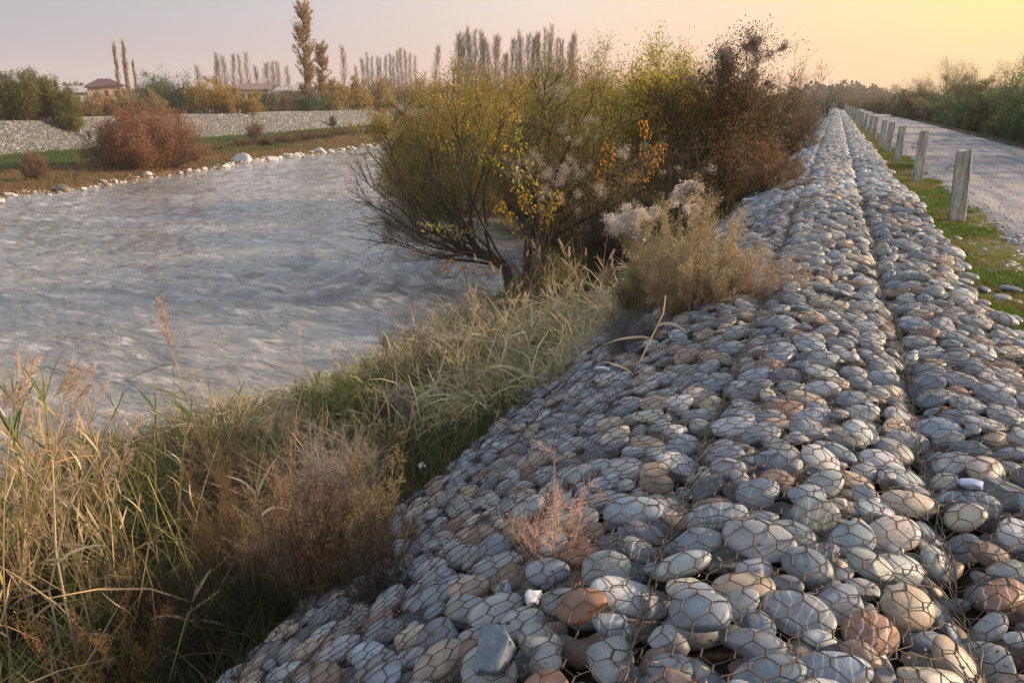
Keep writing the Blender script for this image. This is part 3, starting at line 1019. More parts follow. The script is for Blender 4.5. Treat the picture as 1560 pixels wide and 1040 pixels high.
# ------------------------------------------------------------------ concrete posts
bump_rng(31)
import bmesh
def post_mesh(seed):
    r = random.Random(seed)
    bm = bmesh.new()
    hx, hy, h = 0.105, 0.085, 1.07
    n = 14
    rings = []
    for k in range(n):
        z_ = -0.25 + (h + 0.25) * k / (n - 1)
        tp = 1.04 - 0.10 * k / (n - 1)
        ring = []
        for (sx, sy) in ((-1, -1), (1, -1), (1, 1), (-1, 1)):
            c = 0.018
            for (ox, oy) in (((c, 0), (0, c)) if sx * sy > 0 else ((0, c), (c, 0))):
                x_ = sx * (hx - ox) * tp + r.uniform(-0.003, 0.003)
                y_ = sy * (hy - oy) * tp + r.uniform(-0.003, 0.003)
                if k == n - 1:
                    x_ *= 0.97; y_ *= 0.97
                if k >= n - 2 and r.random() < 0.25:
                    x_ *= 0.86; y_ *= 0.88
                ring.append(bm.verts.new((x_, y_, z_ + (r.uniform(-0.03, 0.012) if k == n - 1 else 0))))
        rings.append(ring)
    for a, b in zip(rings, rings[1:]):
        for j in range(8):
            bm.faces.new((a[j], a[(j + 1) % 8], b[(j + 1) % 8], b[j]))
    bm.faces.new(rings[-1])
    me = bpy.data.meshes.new("concrete_post")
    bm.to_mesh(me); bm.free()
    me.materials.append(M_CONC)
    return me
PM = [post_mesh(s_) for s_ in range(4)]
def loop_mesh():
    mb = MB()
    a = np.linspace(0, 1.55 * np.pi, 14)
    pts = np.stack([-0.10 - 0.075 * np.sin(a) * 1.1, 0 * a - 0.05, 0.035 * np.cos(a)], -1)
    pts = np.concatenate([[[-0.05, -0.06, 0.04]], pts])
    tubes(mb, pts[None], 0.006, 0.006, np.array([[0.10, 0.07, 0.05]]), 5)
    return mb
near_names = ["nearest weathered concrete post with wire loop, at the grass edge", "second nearest concrete post, with a wire loop, on the moss", "third nearest concrete post, a wire loop at its top, on the moss"]
Yp = 13.45
for k in range(26):
    Xp = 1.80 - 0.0022 * k * 6
    o = empty("concrete_post", (Xp, Yp, gz(1.8, Yp) + 0.0), random.uniform(-0.15, 0.15))
    o.rotation_euler[0] = random.gauss(0, 0.03); o.rotation_euler[1] = random.gauss(0.012, 0.03)
    hs = 1.0 + random.uniform(-0.07, 0.05)
    o.scale = (1, 1, hs)
    pm_ = bpy.data.objects.new("shaft", PM[k % 4]); COL.objects.link(pm_); pm_.parent = o
    if k < 5:
        lp = loop_mesh().build("wire_loop", M_RUST, o, loc=(0, 0, 0)); lp.location = (-0.03, 0, 0.80 - 0.03 * k)
    lab = near_names[k] if k < 3 else "concrete roadside post, number %d in the row counting from the nearest" % (k + 1)
    tag(o, lab, "post", "concrete posts along the road")
    Yp += 6.45 if k not in (2, 3) else (5.0 if k == 2 else 3.6)

# ------------------------------------------------------------------ verge grass, loose stones
bump_rng(41)
mb = MB()
n = 90000
Y_ = 4.5 * (60 / 4.5) ** rng.random(n)
X_ = rng.uniform(1.32, 2.25, n) + rng.normal(0, 0.05, n)
pat = fbm(X_ * 2.2, Y_ * 1.2, 3)
ok = (pat > -0.06 + 0.16 * rng.normal(0, 1, n)) & (X_ < verge_edge(Y_) - 0.05 + 0.5 * pat) & (X_ > 1.33 + 0.16 * fbm(Y_ * 1.1, Y_ * 0 + 7, 3) - 0.0025 * np.maximum(Y_ - 22, 0))
X_, Y_, pat = X_[ok], Y_[ok], pat[ok]
n = len(X_)
Z_ = ground_z(np.maximum(X_, 1.6), Y_) + 0.012 + 0.03 * fbm(X_ * 3, Y_ * 3, 3)
hh = rng.uniform(0.015, 0.05, n) * (1 + Y_ / 40)
P_ = poly(np.stack([X_, Y_, Z_ - 0.004], -1), rnd3(n) * 0.7 + UP, hh, 3, (0, 0, -0.5), 0.2)
c = np.where((pat > 0.08)[:, None], np.array([0.11, 0.18, 0.03]), np.array([0.20, 0.18, 0.06]))
blades(mb, P_, 0.004 + 0.0006 * Y_, jit(np.array([1, 1, 1.0]), n, 0.25) * c / 0.9 * 1.0)
tag(mb.build("grass", M_LEAF, None), "short bright green grass and moss between the cobbles and the posts", "grass", kind='stuff')
def loose(n, xf, yf, smin, smax, name, mat=None):
    mb = MB()
    X = xf(n); Y = yf(n)
    r = rng.uniform(smin, smax, n) * np.exp(rng.normal(0, 0.3, n))
    P = make_P(np.stack([X, Y], -1), r, np.zeros(n), 0.5)
    P['pos'][:, 2] = np.maximum(ground_z(X, Y), np.where(X > 2.1, road_z(X, Y), -9)) + r * 0.25
    v, f = stones_geo(P, 1 if smax < 0.03 else 3)
    nv = v.shape[1]
    F = (f[None] + (np.arange(n) * nv)[:, None, None]).reshape(-1, 3)
    c = PC[rng.choice([0, 1, 3, 4, 8], n)] * np.exp(rng.normal(0.1, 0.2, (n, 1)))
    mb.add(v.reshape(-1, 3), F, np.repeat(np.concatenate([c, rng.random((n, 1)) * 0.7], 1), nv, 0))
    return mb, P
mb, _ = loose(9000, lambda n: rng.uniform(2.0, 6.7, n) ** 1.0, lambda n: 5 * (70 / 5) ** rng.random(n), 0.006, 0.016, "gravel")
mb2, _ = loose(1500, lambda n: rng.normal(2.15, 0.22, n), lambda n: 5 * (50 / 5) ** rng.random(n), 0.01, 0.024, "gravel")
mb.v += mb2.v; mb.f += [f + mb.n for f in mb2.f]; mb.c += mb2.c; mb.n += mb2.n
tag(mb.build("gravel", MS, None, True), "loose pebbles and gravel strewn over the road and its edge", "gravel", kind='stuff')
lst = []
spots = [(1528, 452), (1500, 440), (1545, 487), (1555, 460), (1470, 408), (1500, 402), (1455, 395), (1530, 420), (1520, 375), (1500, 378), (1480, 370), (1478, 385), (1540, 402), (1552, 372), (1460, 362), (1555, 512),
         (1546, 530), (1425, 338), (1510, 356), (1512, 412), (1440, 350), (1490, 423), (1538, 440), (1450, 380), (1405, 300), (1430, 318)]
for (sx, sy) in spots:
    p = at(sx, sy, -0.06)
    r = rng.uniform(0.028, 0.05) if sy < 430 else rng.uniform(0.045, 0.075)
    P = make_P(np.array([[p[0], p[1]]]), np.array([r]), np.zeros(1), 0.4)
    P['pos'][0, 2] = float(ground_z(max(p[0], 1.6), p[1])) + r * 0.35
    v, f = stones_geo(P, 3)
    mb = MB()
    c_ = int(rng.choice([0, 1, 3, 3, 8, 2]))
    mb.add(v[0], f, np.append(PC[c_] * 0.8, rng.random() * 0.9))
    o = mb.build("loose_cobble", MS, None, True, loc=P['pos'][0])
    tag(o, "%s loose cobble lying on the green verge" % PAL[c_][0], "cobble", "loose cobbles on the verge")
    lst.append(o)
unique_labels(lst)

# ------------------------------------------------------------------ reeds
bump_rng(51)
STRAW = (0.58, 0.43, 0.26); STRAWP = (0.68, 0.55, 0.39); RGREEN = (0.17, 0.21, 0.08); RYEL = (0.35, 0.30, 0.09); RORG = (0.54, 0.35, 0.17)
def make_reed(H, plume=1.0, green=0.4, nleaf=9, bendk=0.25, r=0.0065, ll=0.30):
    nleaf = max(5, int(nleaf * 0.75))
    root = empty("reed", (0, 0, 0))
    az_ = rng.random() * 6.28
    bd = np.array([math.cos(az_), math.sin(az_), 0]) * bendk
    P = poly(np.array([[0, 0, -0.05]]), np.array([[*(bd[:2] * 0.25), 1.0]]) + rng.normal(0, 0.03, (1, 3)), [H], 12, bd, 0.012)
    mb = MB()
    stemc = np.array(STRAW if rng.random() > green * 0.5 else (0.25, 0.24, 0.10))
    tubes(mb, P, r, r * 0.35, stemc[None] * 0.95, 5)
    mb.build("stem", M_DRY, root)
    mb = MB()
    tt = np.sort(rng.uniform(0.25, 0.97, nleaf))
    k = tt * 11; a = np.minimum(k.astype(int), 10); f = (k - a)[:, None]
    p = P[0, a] * (1 - f) + P[0, a + 1] * f
    sd_ = rnd3(nleaf); sd_[:, 2] = np.abs(sd_[:, 2]) * 0.2
    up_ = np.where(rng.random(nleaf) < 0.75, 1.0, 0.15)[:, None]
    d = norm(sd_) * 0.55 + UP * up_
    LP = poly(p, d, ll * rng.uniform(0.5, 1.15, nleaf), 7, UP * -rng.uniform(0.2, 1.3) * 1.0, 0.06)
    opts = np.array([RGREEN, (0.16, 0.22, 0.08), RYEL]) if True else None
    dry = np.array([STRAW, STRAWP, RORG])
    c = np.array([opts[rng.integers(0, 3)] if rng.random() < green and t_ > 0.35 else dry[rng.integers(0, 3)] for t_ in tt])
    blades(mb, LP, rng.uniform(0.010, 0.018, nleaf), c * np.exp(rng.normal(0, 0.15, (nleaf, 1))), face=norm(UP * 0.6 + rnd3(nleaf) * 0.5), tip=0.03)
    # sheaths hugging the stem
    mb.build("leaves", M_LEAF, root)
    if plume > 0:
        mb = MB()
        m = int(34 * max(1.0, plume))
        L_ = 0.26 * plume
        tip = P[0, -1]; tg = norm(P[0, -1] - P[0, -2])
        t_ = rng.random(m)
        dn = norm(np.array([bd[0], bd[1], 0]) + 1e-3)
        ax = tip + (t_ * L_)[:, None] * (tg + dn * 0.25 * t_[:, None])
        br = poly(ax, tg * 0.9 + dn * 0.45 + rnd3(m) * 0.42, 0.12 * plume * (1.15 - 0.7 * t_), 5, dn * 0.5 - UP * 0.35, 0.08)
        tubes(mb, br, 0.0011, 0.0006, np.array([0.60, 0.42, 0.30]), 3)
        nf = int(480 * max(1.0, plume ** 2))
        q_, tg2, _, _ = pick(br, nf, 0.1, 1.0)
        leafs(mb, q_, tg2 + rnd3(nf) * 0.45, 0.016, 0.0048, jit(np.array([(0.74, 0.57, 0.45), (0.62, 0.46, 0.35), (0.80, 0.66, 0.54)]), nf, 0.15))
        mb.build("plume", M_FLUFF, root)
    return root
protos = [("tall dry reed with feathery pinkish plume", make_reed(2.0, 1.0, 0.15, 10, 0.25)),
          ("dry reed with narrow drooping plume", make_reed(1.8, 0.8, 0.1, 9, 0.4)),
          ("green-leaved reed with small plume", make_reed(1.9, 0.7, 0.8, 11, 0.22)),
          ("plumeless green and yellow reed", make_reed(1.5, 0, 0.75, 12, 0.3)),
          ("plumeless bleached dry reed", make_reed(1.6, 0, 0.0, 10, 0.45, 0.0075)),
          ("orange-lit dry reed with broad leaves", make_reed(1.7, 0.9, 0.05, 12, 0.3, 0.006, 0.36))]
used = [False] * len(protos)
reeds = []
def put_reed(v, b, H, rz, tilt, where, lab=None):
    base_lab, pr_ = protos[v]
    if not used[v]:
        o = pr_; used[v] = True
    else:
        o = copy_tree(pr_)
    h0 = {6: 2.0, 0: 2.0, 1: 1.8, 2: 1.9, 3: 1.5, 4: 1.6, 5: 1.7}[v]
    o.location = tuple(float(q) for q in b)
    o.rotation_euler = (tilt[0], tilt[1], rz)
    s_ = H / h0
    sw = max(0.7, min(1.15, s_))
    o.scale = (sw, sw, s_)
    tag(o, lab or ("%s %s" % (base_lab, where)), "reed", "reeds along the river bank")
    reeds.append(o)
# foreground clump, left: (px of head, py of head) read as a density, each grown from the bank
cnt = 0
while cnt < 108:
    bx = rng.uniform(-60, 330); by = rng.uniform(780, 1150 if bx < 40 else 1010)
    if rng.random() < max(bx / 330, 0.0) ** 0.8 * 0.85: continue
    p = at(bx, by, -2.2); p[2] = gz(p[0], p[1])
    if p[0] < bank_w(p[1]) - 0.2: continue
    top_y = np.interp(bx, [-60, 60, 150, 250, 330], [520, 545, 590, 640, 680]) + abs(rng.normal(0, 75))
    H = min(hgt(p, top_y), 2.9)
    if H < 0.7: continue
    v = int(rng.choice(6, p=[0.27, 0.16, 0.1, 0.16, 0.13, 0.18]))
    H -= {0: .26, 1: .2, 2: .18, 3: 0, 4: 0, 5: .22}[v]
    depth = "at the front of the left clump" if by > 1010 else ("in the middle of the left clump" if by > 880 else "at the river side of the left clump")
    put_reed(v, p, H, rng.random() * 6.28, rng.normal(0, 0.09, 2), depth)
    cnt += 1
for (bx, by, ty, v) in [(5, 900, 545, 0), (40, 930, 555, 0), (75, 880, 520, 1), (125, 900, 525, 1), (150, 940, 560, 3), (20, 960, 550, 5), (95, 850, 560, 0), (200, 900, 540, 1), (60, 1000, 610, 0), (175, 860, 590, 5), (-10, 870, 540, 5), (110, 990, 560, 3), (245, 880, 600, 3), (280, 860, 600, 3)]:
    p = at(bx, by, -2.2); p[2] = gz(p[0], p[1])
    put_reed(v, p, min(hgt(p, ty), 3.1) * (0.88 if v in (0, 1, 5) else 1), rng.random() * 6.28, rng.normal(0, 0.07, 2), "standing above the left clump")
# the tall one against the water
protos.append(("tall reed", make_reed(2.0, 1.9, 0.85, 14, 0.10, 0.008, 0.5))); used.append(False)
p = on(352, 790); put_reed(6, p, hgt(p, 500) * 0.93, 0.0, (0.13, -0.36), "", "tallest reed leaning left, its feathery plume alone against the water")
reeds[-1].scale = (1.2, 1.2, reeds[-1].scale[2])
p = on(290, 720); put_reed(2, p, 1.3, 1.0, (0, -0.2), "", "green reed leaning left in front of the water, beside the tallest reed")
for (bx, by, ty, v) in [(330, 700, 560, 3), (355, 690, 590, 5), (300, 720, 560, 5), (375, 680, 600, 3), (400, 670, 560, 3), (430, 650, 555, 5), (460, 660, 590, 3), (500, 640, 580, 5), (490, 640, 540, 1), (545, 620, 540, 4),
                        (585, 560, 470, 2), (720, 540, 470, 5), (600, 590, 500, 5), (640, 560, 480, 1), (520, 620, 520, 3), (470, 650, 500, 1), (250, 740, 600, 1), (240, 760, 620, 0), (740, 460, 375, 0)]:
    p = on(bx, by)
    H = hgt(p, ty)
    put_reed(v, p, H * 0.9, rng.random() * 6.28, rng.normal(0, 0.06, 2), "at the water's edge")
for k in range(95):
    bx = rng.uniform(690, 960); by = np.interp(bx, [690, 960], [600, 520]) + rng.uniform(-75, 60)
    p = on(bx, by)
    if p[0] > -2.2: continue
    H = min(hgt(p, by - rng.uniform(75, 150)), 1.4)
    v = int(rng.choice([2, 3, 4, 5, 1, 4], 1)[0])
    side = "in the grassy bank patch, water side" if p[0] < -4.6 else ("in the middle of the grassy bank patch" if p[0] < -3.4 else "in the grassy bank patch, next to the cobbles")
    put_reed(v, p, H, rng.random() * 6.28, rng.normal(0, 0.16, 2), side)
unique_labels(reeds)

# broken stalks in front
def stalk(pts_px, z0, r, name, label, leaves=(), cat="reed stalk", col=STRAWP):
    """a bent dry stalk; points are (px,py,height above the ground at its foot)"""
    b = on(*pts_px[0][:2]); w0 = proj(b)[2]
    P = []
    for (a, c_, dz) in pts_px:
        d = _r * (a - 780) / FPX + _u * (520 - c_) / FPX + _f
        P.append(_C + d * (w0 - dz))
    P = np.array(P) - b
    root = empty(name, b)
    tag(root, label, cat)
    mb = MB()
    t = np.linspace(0, len(P) - 1, 16)
    Q = np.stack([np.interp(t, range(len(P)), P[:, j]) for j in range(3)], -1)
    tubes(mb, Q[None], r, r * 0.5, np.array([col]), 5)
    mb.build("stem", M_DRY, root)
    if leaves:
        mb = MB()
        for (k, dx, dy, ln) in leaves:
            d = _r * dx + UP * dy
            LP = poly(Q[k][None], d[None], [ln], 7, UP * -0.9, 0.1)
            blades(mb, LP, 0.018, np.array([STRAWP]) * rng.uniform(0.8, 1.1), face=-_f[None])
        mb.build("leaves", M_LEAF, root)
stalk([(596, 905, 0.0), (606, 860, 0.0), (632, 772, 0.1)], 0, 0.006, "broken_reed", "broken dry reed with torn leaves standing at the foot of the cobbles", [(5, -1, 0.1, 0.12), (5, 0.6, -0.8, 0.13), (5, -0.5, -0.9, 0.16), (6, 0.9, 0.2, 0.1), (4, -0.8, -0.3, 0.1), (9, 0.9, -0.3, 0.12)])
stalk([(920, 640, 0), (965, 570, 0.0), (1010, 478, 0.1), (1014, 450, 0.1)], 0, 0.008, "broken_reed", "bent dry stalk with one curled leaf leaning over the cobbles by the grey brush", [(9, 1.0, 0.5, 0.25), (8, -1, 0.2, 0.35), (5, -0.7, 0.6, 0.25), (5, 0.7, 0.5, 0.22)])
stalk([(128, 1040, 0), (100, 920, 0.1), (85, 840, 0.2), (80, 700, 0.3)], 0, 0.011, "broken_reed", "thick bleached reed stalk at left with its upper half snapped over", [(5, -1, 0, 0.3), (9, 0.8, 0.6, 0.35), (3, 1, 0.3, 0.3)])
stalk([(95, 1000, 0), (75, 900, 0.0), (100, 780, 0.2), (150, 690, 0.3)], 0, 0.010, "broken_reed", "thick bleached reed stalk at left crossing behind the snapped one", [(5, -1, 0, 0.3), (8, 0.9, 0.1, 0.35)])
stalk([(420, 945, 0), (408, 850, 0.1), (395, 770, 0.15), (388, 735, 0.2)], 0, 0.006, "reed_shoot", "thin dark reed stem with green top leaves in front of the brown shrub", [(12, 0.25, 1, 0.3), (11, -0.3, 1, 0.3), (9, 0.7, 0.8, 0.22)], "reed stalk", (0.12, 0.10, 0.05))
stalk([(265, 1035, 0), (285, 950, 0), (300, 890, 0.1)], 0, 0.008, "broken_reed", "broken reed tuft with white curled leaves at the bottom left", [(8, 1, 0.2, 0.3), (8, -0.8, 0.5, 0.25), (10, 0.8, 0.6, 0.25), (6, 0.7, -0.5, 0.25), (12, 0.5, 1, 0.25), (4, -0.8, -0.2, 0.22)])

# ------------------------------------------------------------------ undergrowth on the near bank
bump_rng(61)
mb = MB()
def undergrowth(n, x0, x1, y0, y1, hmin, hmax, cols, wd, keep=None, droop=-0.8, spread=0.6, K=5, near=False):
    X = rng.uniform(x0, x1, n); Y = rng.uniform(y0, y1, n) if not near else y0 * (y1 / y0) ** rng.random(n)
    ok = (X > bank_w(Y) + 0.05)
    if keep is not None: ok &= keep(X, Y)
    X, Y = X[ok], Y[ok]
    n = len(X)
    cl = 0.6 + 1.2 * np.clip(fbm(X * 1.1, Y * 1.1, 3) + 0.35, 0, 1)
    P = poly(np.stack([X, Y, ground_z(X, Y) - 0.03], -1), rnd3(n) * spread + UP, rng.uniform(hmin, hmax, n) * cl, K, (0, 0, droop), 0.16)
    cols = np.asarray(cols, float)
    zone = np.clip(((fbm(X * 0.7 + 9, Y * 0.7, 3) + 0.5) * len(cols) + rng.normal(0, 0.8, n)), 0, len(cols) - 1e-3).astype(int)
    blades(mb, P, wd * rng.uniform(0.6, 1.4, n), cols[zone] * np.exp(rng.normal(0, 0.25, (n, 1))))
toe = lambda X, Y: X < -2.55 - 0.2 * fbm(X * 0 + 2, Y * 1.3, 2) + np.where(Y > 7.5, 0.0, 0) + np.interp(Y, [7, 9, 12], [0, 0.35, 0.75])
LOW = [(0.035, 0.05, 0.015), (0.07, 0.07, 0.03), (0.14, 0.10, 0.05), (0.06, 0.055, 0.025), (0.26, 0.21, 0.12)]  # low blades: shade under the left reeds is put into these darkened colours
undergrowth(30000, -9, -2.6, -0.5, 7.5, 0.15, 0.55, LOW, 0.007, toe)
undergrowth(5000, -9, -3.6, -0.5, 7.0, 0.5, 1.1, [STRAW, (0.2, 0.22, 0.07), RYEL, (0.12, 0.15, 0.04)], 0.010, toe, -1.0)
undergrowth(11000, -7.5, -1.7, 7.5, 14.5, 0.3, 0.85, [(0.56, 0.48, 0.28), (0.46, 0.40, 0.20), (0.64, 0.56, 0.40), (0.32, 0.31, 0.13), (0.58, 0.50, 0.32)], 0.018, toe, -1.5, 0.75, 6)
undergrowth(9000, -4.6, -2.2, 5.2, 7.6, 0.1, 0.28, [(0.07, 0.15, 0.02), (0.10, 0.17, 0.03), (0.16, 0.17, 0.06)], 0.006, lambda X, Y: toe(X, Y) & (fbm(X * 0.5, Y * 0.5, 2) > -0.2))
undergrowth(9000, -8.3, -4.6, 6.5, 12, 0.12, 0.5, [(0.40, 0.34, 0.20), (0.30, 0.27, 0.14), (0.52, 0.45, 0.30), (0.22, 0.16, 0.11)], 0.010, toe)
undergrowth(15000, -12, -1.6, 14.5, 70, 0.3, 0.9, [(0.14, 0.11, 0.05), (0.20, 0.17, 0.08), (0.12, 0.13, 0.04)], 0.03, lambda X, Y: X < -2.0)
tag(mb.build("undergrowth", M_LEAF, None), "tangled green and straw undergrowth covering the near river bank", "undergrowth", kind='stuff')
# tiny weedy leaves low down
mb = MB()
n = 26000
X = rng.uniform(-9, -2.8, n); Y = rng.uniform(0, 9, n)
ok = (X > bank_w(Y)) & toe(X, Y) & (fbm(X * 1.3, Y * 1.3, 2) > -0.05)
X, Y = X[ok], Y[ok]; n = len(X)
leafs(mb, np.stack([X, Y, ground_z(X, Y) + rng.uniform(0.0, 0.22, n)], -1), rnd3(n) + UP * 0.3, 0.035, 0.018, jit(np.array([(0.05, 0.09, 0.02), (0.08, 0.09, 0.03), (0.13, 0.08, 0.04)]), n, 0.3))
tag(mb.build("ground_cover", M_LEAF, None), "low leafy weeds on the ground of the near river bank", "weeds", kind='stuff')

# ------------------------------------------------------------------ near bank shrubs
bump_rng(71)
BRN = ((0.40, 0.27, 0.18), (0.30, 0.21, 0.14), (0.44, 0.33, 0.22))
def sh(px, py, ty, wpx, label, name="tamarisk_shrub", cat="shrub", group=None, **k):
    b = on(px, py)
    H = hgt(b, ty); W = wid(b, wpx)
    return bush(name, label, cat, group, b, H, W, **k)
fine = dict(stems=30, sides=700, twigs=4200, leaves=20000, ll=0.012, lw=0.005, cloud=0.2, spire=0.42, skirt=0.25, r0=0.006, up=1.15, side_len=0.19, wide0=0.55)
gb = "brown feathery shrubs below the cobbles"
for (a, c_, ty, w, lab) in [(240, 985, 850, 150, "dark brush added for shade low behind the rust-coloured weed"), (330, 1010, 870, 150, "dark brush added for shade beside the broken white-leaved reed tuft"), (60, 960, 800, 170, "dark brown brush added for shade among the reeds at the left edge"), (400, 985, 850, 120, "black-brown brush added for shade at the foot of the brown feathery shrubs")]:
    sh(a, c_, ty, w, lab, "shade_brush", group="dark brush added for shade among the reeds", lc=((0.05, 0.045, 0.025), (0.08, 0.06, 0.035)), tc=(0.05, 0.04, 0.03), stems=30, sides=420, twigs=2600, leaves=9000, ll=0.02, lw=0.008, r0=0.005, up=0.3, cloud=1.0)  # added brush; its dark leaves and twigs stand in for shade between the reeds
sh(500, 945, 655, 150, "rusty brown feathery shrub, tallest and nearest the cobbles' foot", group=gb, lc=BRN, tc=(0.12, 0.06, 0.035), **fine)
sh(575, 900, 670, 110, "olive-brown feathery shrub right beside the rusty one, against the green grass", group=gb, lc=((0.33, 0.27, 0.14), (0.36, 0.28, 0.17)), tc=(0.19, 0.14, 0.09), **fine)
sh(430, 930, 660, 150, "brown feathery shrub left of the rusty one, its top orange", group=gb, lc=((0.46, 0.31, 0.20), (0.34, 0.24, 0.15)), tc=(0.22, 0.15, 0.105), **fine)
sh(370, 900, 690, 140, "dull brown shrub between the reeds and the orange-topped shrub", group=gb, lc=((0.30, 0.20, 0.10), (0.25, 0.18, 0.09)), tc=(0.17, 0.11, 0.07), **fine)
sh(320, 800, 650, 130, "brown shrub nearest the water behind the reeds", group=gb, lc=BRN, tc=(0.10, 0.06, 0.035), **fine)
sh(585, 950, 800, 150, "dark bare brush lying low at the foot of the cobbles", "dry_brush", lc=((0.07, 0.05, 0.035),), tc=(0.06, 0.045, 0.035), stems=30, sides=420, twigs=2200, leaves=5000, ll=0.012, lw=0.005, r0=0.005, up=0.2)
sh(515, 830, 640, 120, "pale grey bare tangle on top between the brown shrubs", "dry_brush", lc=((0.40, 0.36, 0.33),), tc=(0.34, 0.30, 0.28), stems=30, sides=480, twigs=3600, leaves=2500, ll=0.012, lw=0.005, r0=0.004, up=0.3)
sh(360, 770, 630, 120, "fluffy pale seeding weed behind the brown shrubs", "seeding_weed", cat="weed", lc=((0.34, 0.28, 0.20), (0.22, 0.20, 0.10)), tc=(0.17, 0.13, 0.08), **fine)
sh(590, 615, 520, 130, "grey-green bushy weed at the water's edge", "bushy_weed", cat="weed", lc=((0.10, 0.13, 0.06), (0.20, 0.21, 0.14), (0.14, 0.15, 0.07)), tc=(0.12, 0.10, 0.06), stems=20, sides=300, twigs=1600, leaves=11000, ll=0.035, lw=0.010, r0=0.006)
sh(660, 590, 480, 120, "grey seeding weed with pale wool beside the bushy green weed", "seeding_weed", cat="weed", lc=((0.28, 0.25, 0.20), (0.17, 0.15, 0.10)), tc=(0.15, 0.12, 0.09), fluff=3000, stems=20, sides=300, twigs=1600, leaves=8000, ll=0.03, lw=0.008, r0=0.006)
sh(720, 520, 445, 90, "pale woolly weed at the water just left of the tree trunk", "seeding_weed", cat="weed", lc=((0.32, 0.30, 0.27), (0.24, 0.21, 0.16)), tc=(0.18, 0.15, 0.12), fluff=3500, stems=20, sides=260, twigs=1400, leaves=5000, ll=0.03, lw=0.008, r0=0.006)
sh(520, 660, 570, 150, "low green bush on the bank above the water", "bushy_weed", cat="weed", lc=((0.09, 0.13, 0.035), (0.15, 0.18, 0.06)), tc=(0.10, 0.09, 0.05), stems=20, sides=300, twigs=1500, leaves=10000, ll=0.035, lw=0.010, r0=0.006)
sh(860, 470, 395, 110, "straw-brown bush at the foot of the leaning tree", "dry_bush", lc=((0.22, 0.17, 0.09), (0.16, 0.15, 0.06)), tc=(0.12, 0.09, 0.05), stems=24, sides=320, twigs=1600, leaves=9000, ll=0.05, lw=0.014, r0=0.008)
wl = []
for k in range(34):
    px_ = rng.uniform(560, 960); py_ = np.interp(px_, [560, 960], [640, 500]) + rng.uniform(-50, 45)
    b_ = on(px_, py_)
    if b_[0] > -2.75 or b_[0] < bank_w(b_[1]) + 0.3: continue
    kd = k % 4
    o = bush("dry_weed", ("straw-coloured weed", "grey-brown seeding weed", "olive-green leafy weed", "dark brown twiggy weed")[kd] + " in the grassy bank between water and cobbles", "weed", "weeds in the grassy bank", b_, rng.uniform(0.3, 0.6), rng.uniform(0.5, 0.95),
             stems=16, sides=170, twigs=900, leaves=(3500, 3000, 4500, 1500)[kd], lc=(((0.46, 0.38, 0.22),), ((0.34, 0.29, 0.24),), ((0.22, 0.25, 0.09),), ((0.14, 0.10, 0.07),))[kd], tc=((0.36, 0.28, 0.17), (0.26, 0.21, 0.17), (0.15, 0.13, 0.07), (0.10, 0.075, 0.06))[kd],
             ll=0.03, lw=0.009, r0=0.005, cloud=1.0, fluff=900 if kd == 1 else 0)
    wl.append(o)
unique_labels(wl)
def add_fluff(root, b, spots_, dw=-0.3, n=1100, col=(0.72, 0.66, 0.60)):
    mf = MB(); w0 = proj(b)[2]
    for (a, c_, sx_, sy_) in spots_:
        d = _r * (a - 780) / FPX + _u * (520 - c_) / FPX + _f
        cen = _C + d * (w0 + dw + rng.normal(0, 0.15)) - b
        k_ = int(n * (sx_ + sy_) / 24)
        g = rng.normal(0, 1, (6, 3)) * 0.6
        q_ = g[rng.integers(0, 6, k_)] + rng.normal(0, 0.55, (k_, 3))
        pq = cen + (_r * q_[:, :1] * sx_ + UP * q_[:, 1:2] * sy_ + np.array([_f[0], _f[1], 0]) * q_[:, 2:] * sx_) * w0 / FPX * 0.62
        leafs(mf, pq, rnd3(k_) + UP * 0.4, 0.035, 0.006, jit(np.array(col), k_, 0.12))
    mf.build("seed_plume", M_FLUFF, root)
# shrubs up on the cobbles' edge
pale = dict(stems=60, sides=900, twigs=5200, leaves=60000, ll=0.020, lw=0.007, cloud=0.6, r0=0.008, up=1.0, side_len=0.26, wide0=0.45)
sh(1058, 500, 300, 180, "big pale olive broom-like shrub with woolly plumes beside the cobbles", lc=((0.42, 0.34, 0.20), (0.36, 0.31, 0.16), (0.50, 0.40, 0.27)), tc=(0.32, 0.24, 0.16), fluff=6000, fc=(0.55, 0.48, 0.42), fl_band=(0.8, 1.1), **pale)
olv_ = sh(985, 505, 350, 110, "olive broom-like shrub behind the grey brush, left of the pale one", lc=((0.32, 0.28, 0.15), (0.25, 0.23, 0.12)), tc=(0.22, 0.17, 0.11), fluff=5000, fc=(0.62, 0.56, 0.50), fl_band=(0.85, 1.1), **pale)
add_fluff(olv_, on(985, 505), [(940, 346, 16, 14), (957, 332, 14, 10), (978, 326, 12, 9), (998, 322, 10, 7), (965, 345, 8, 8), (1030, 300, 7, 12), (1048, 318, 6, 6)])
sh(1172, 480, 365, 120, "small thin straw-brown bush growing out of the cobbles", "dry_bush", lc=((0.42, 0.32, 0.23),), tc=(0.34, 0.25, 0.18), stems=24, sides=260, twigs=1500, leaves=4500, ll=0.018, lw=0.006, r0=0.004, up=0.7)
sh(972, 556, 476, 125, "round dark grey leafless brush at the cobbles' edge", "dry_brush", lc=((0.13, 0.125, 0.135),), tc=(0.12, 0.115, 0.125), stems=60, sides=900, twigs=5000, leaves=2500, ll=0.02, lw=0.006, r0=0.006, up=0.1, side_len=0.6)
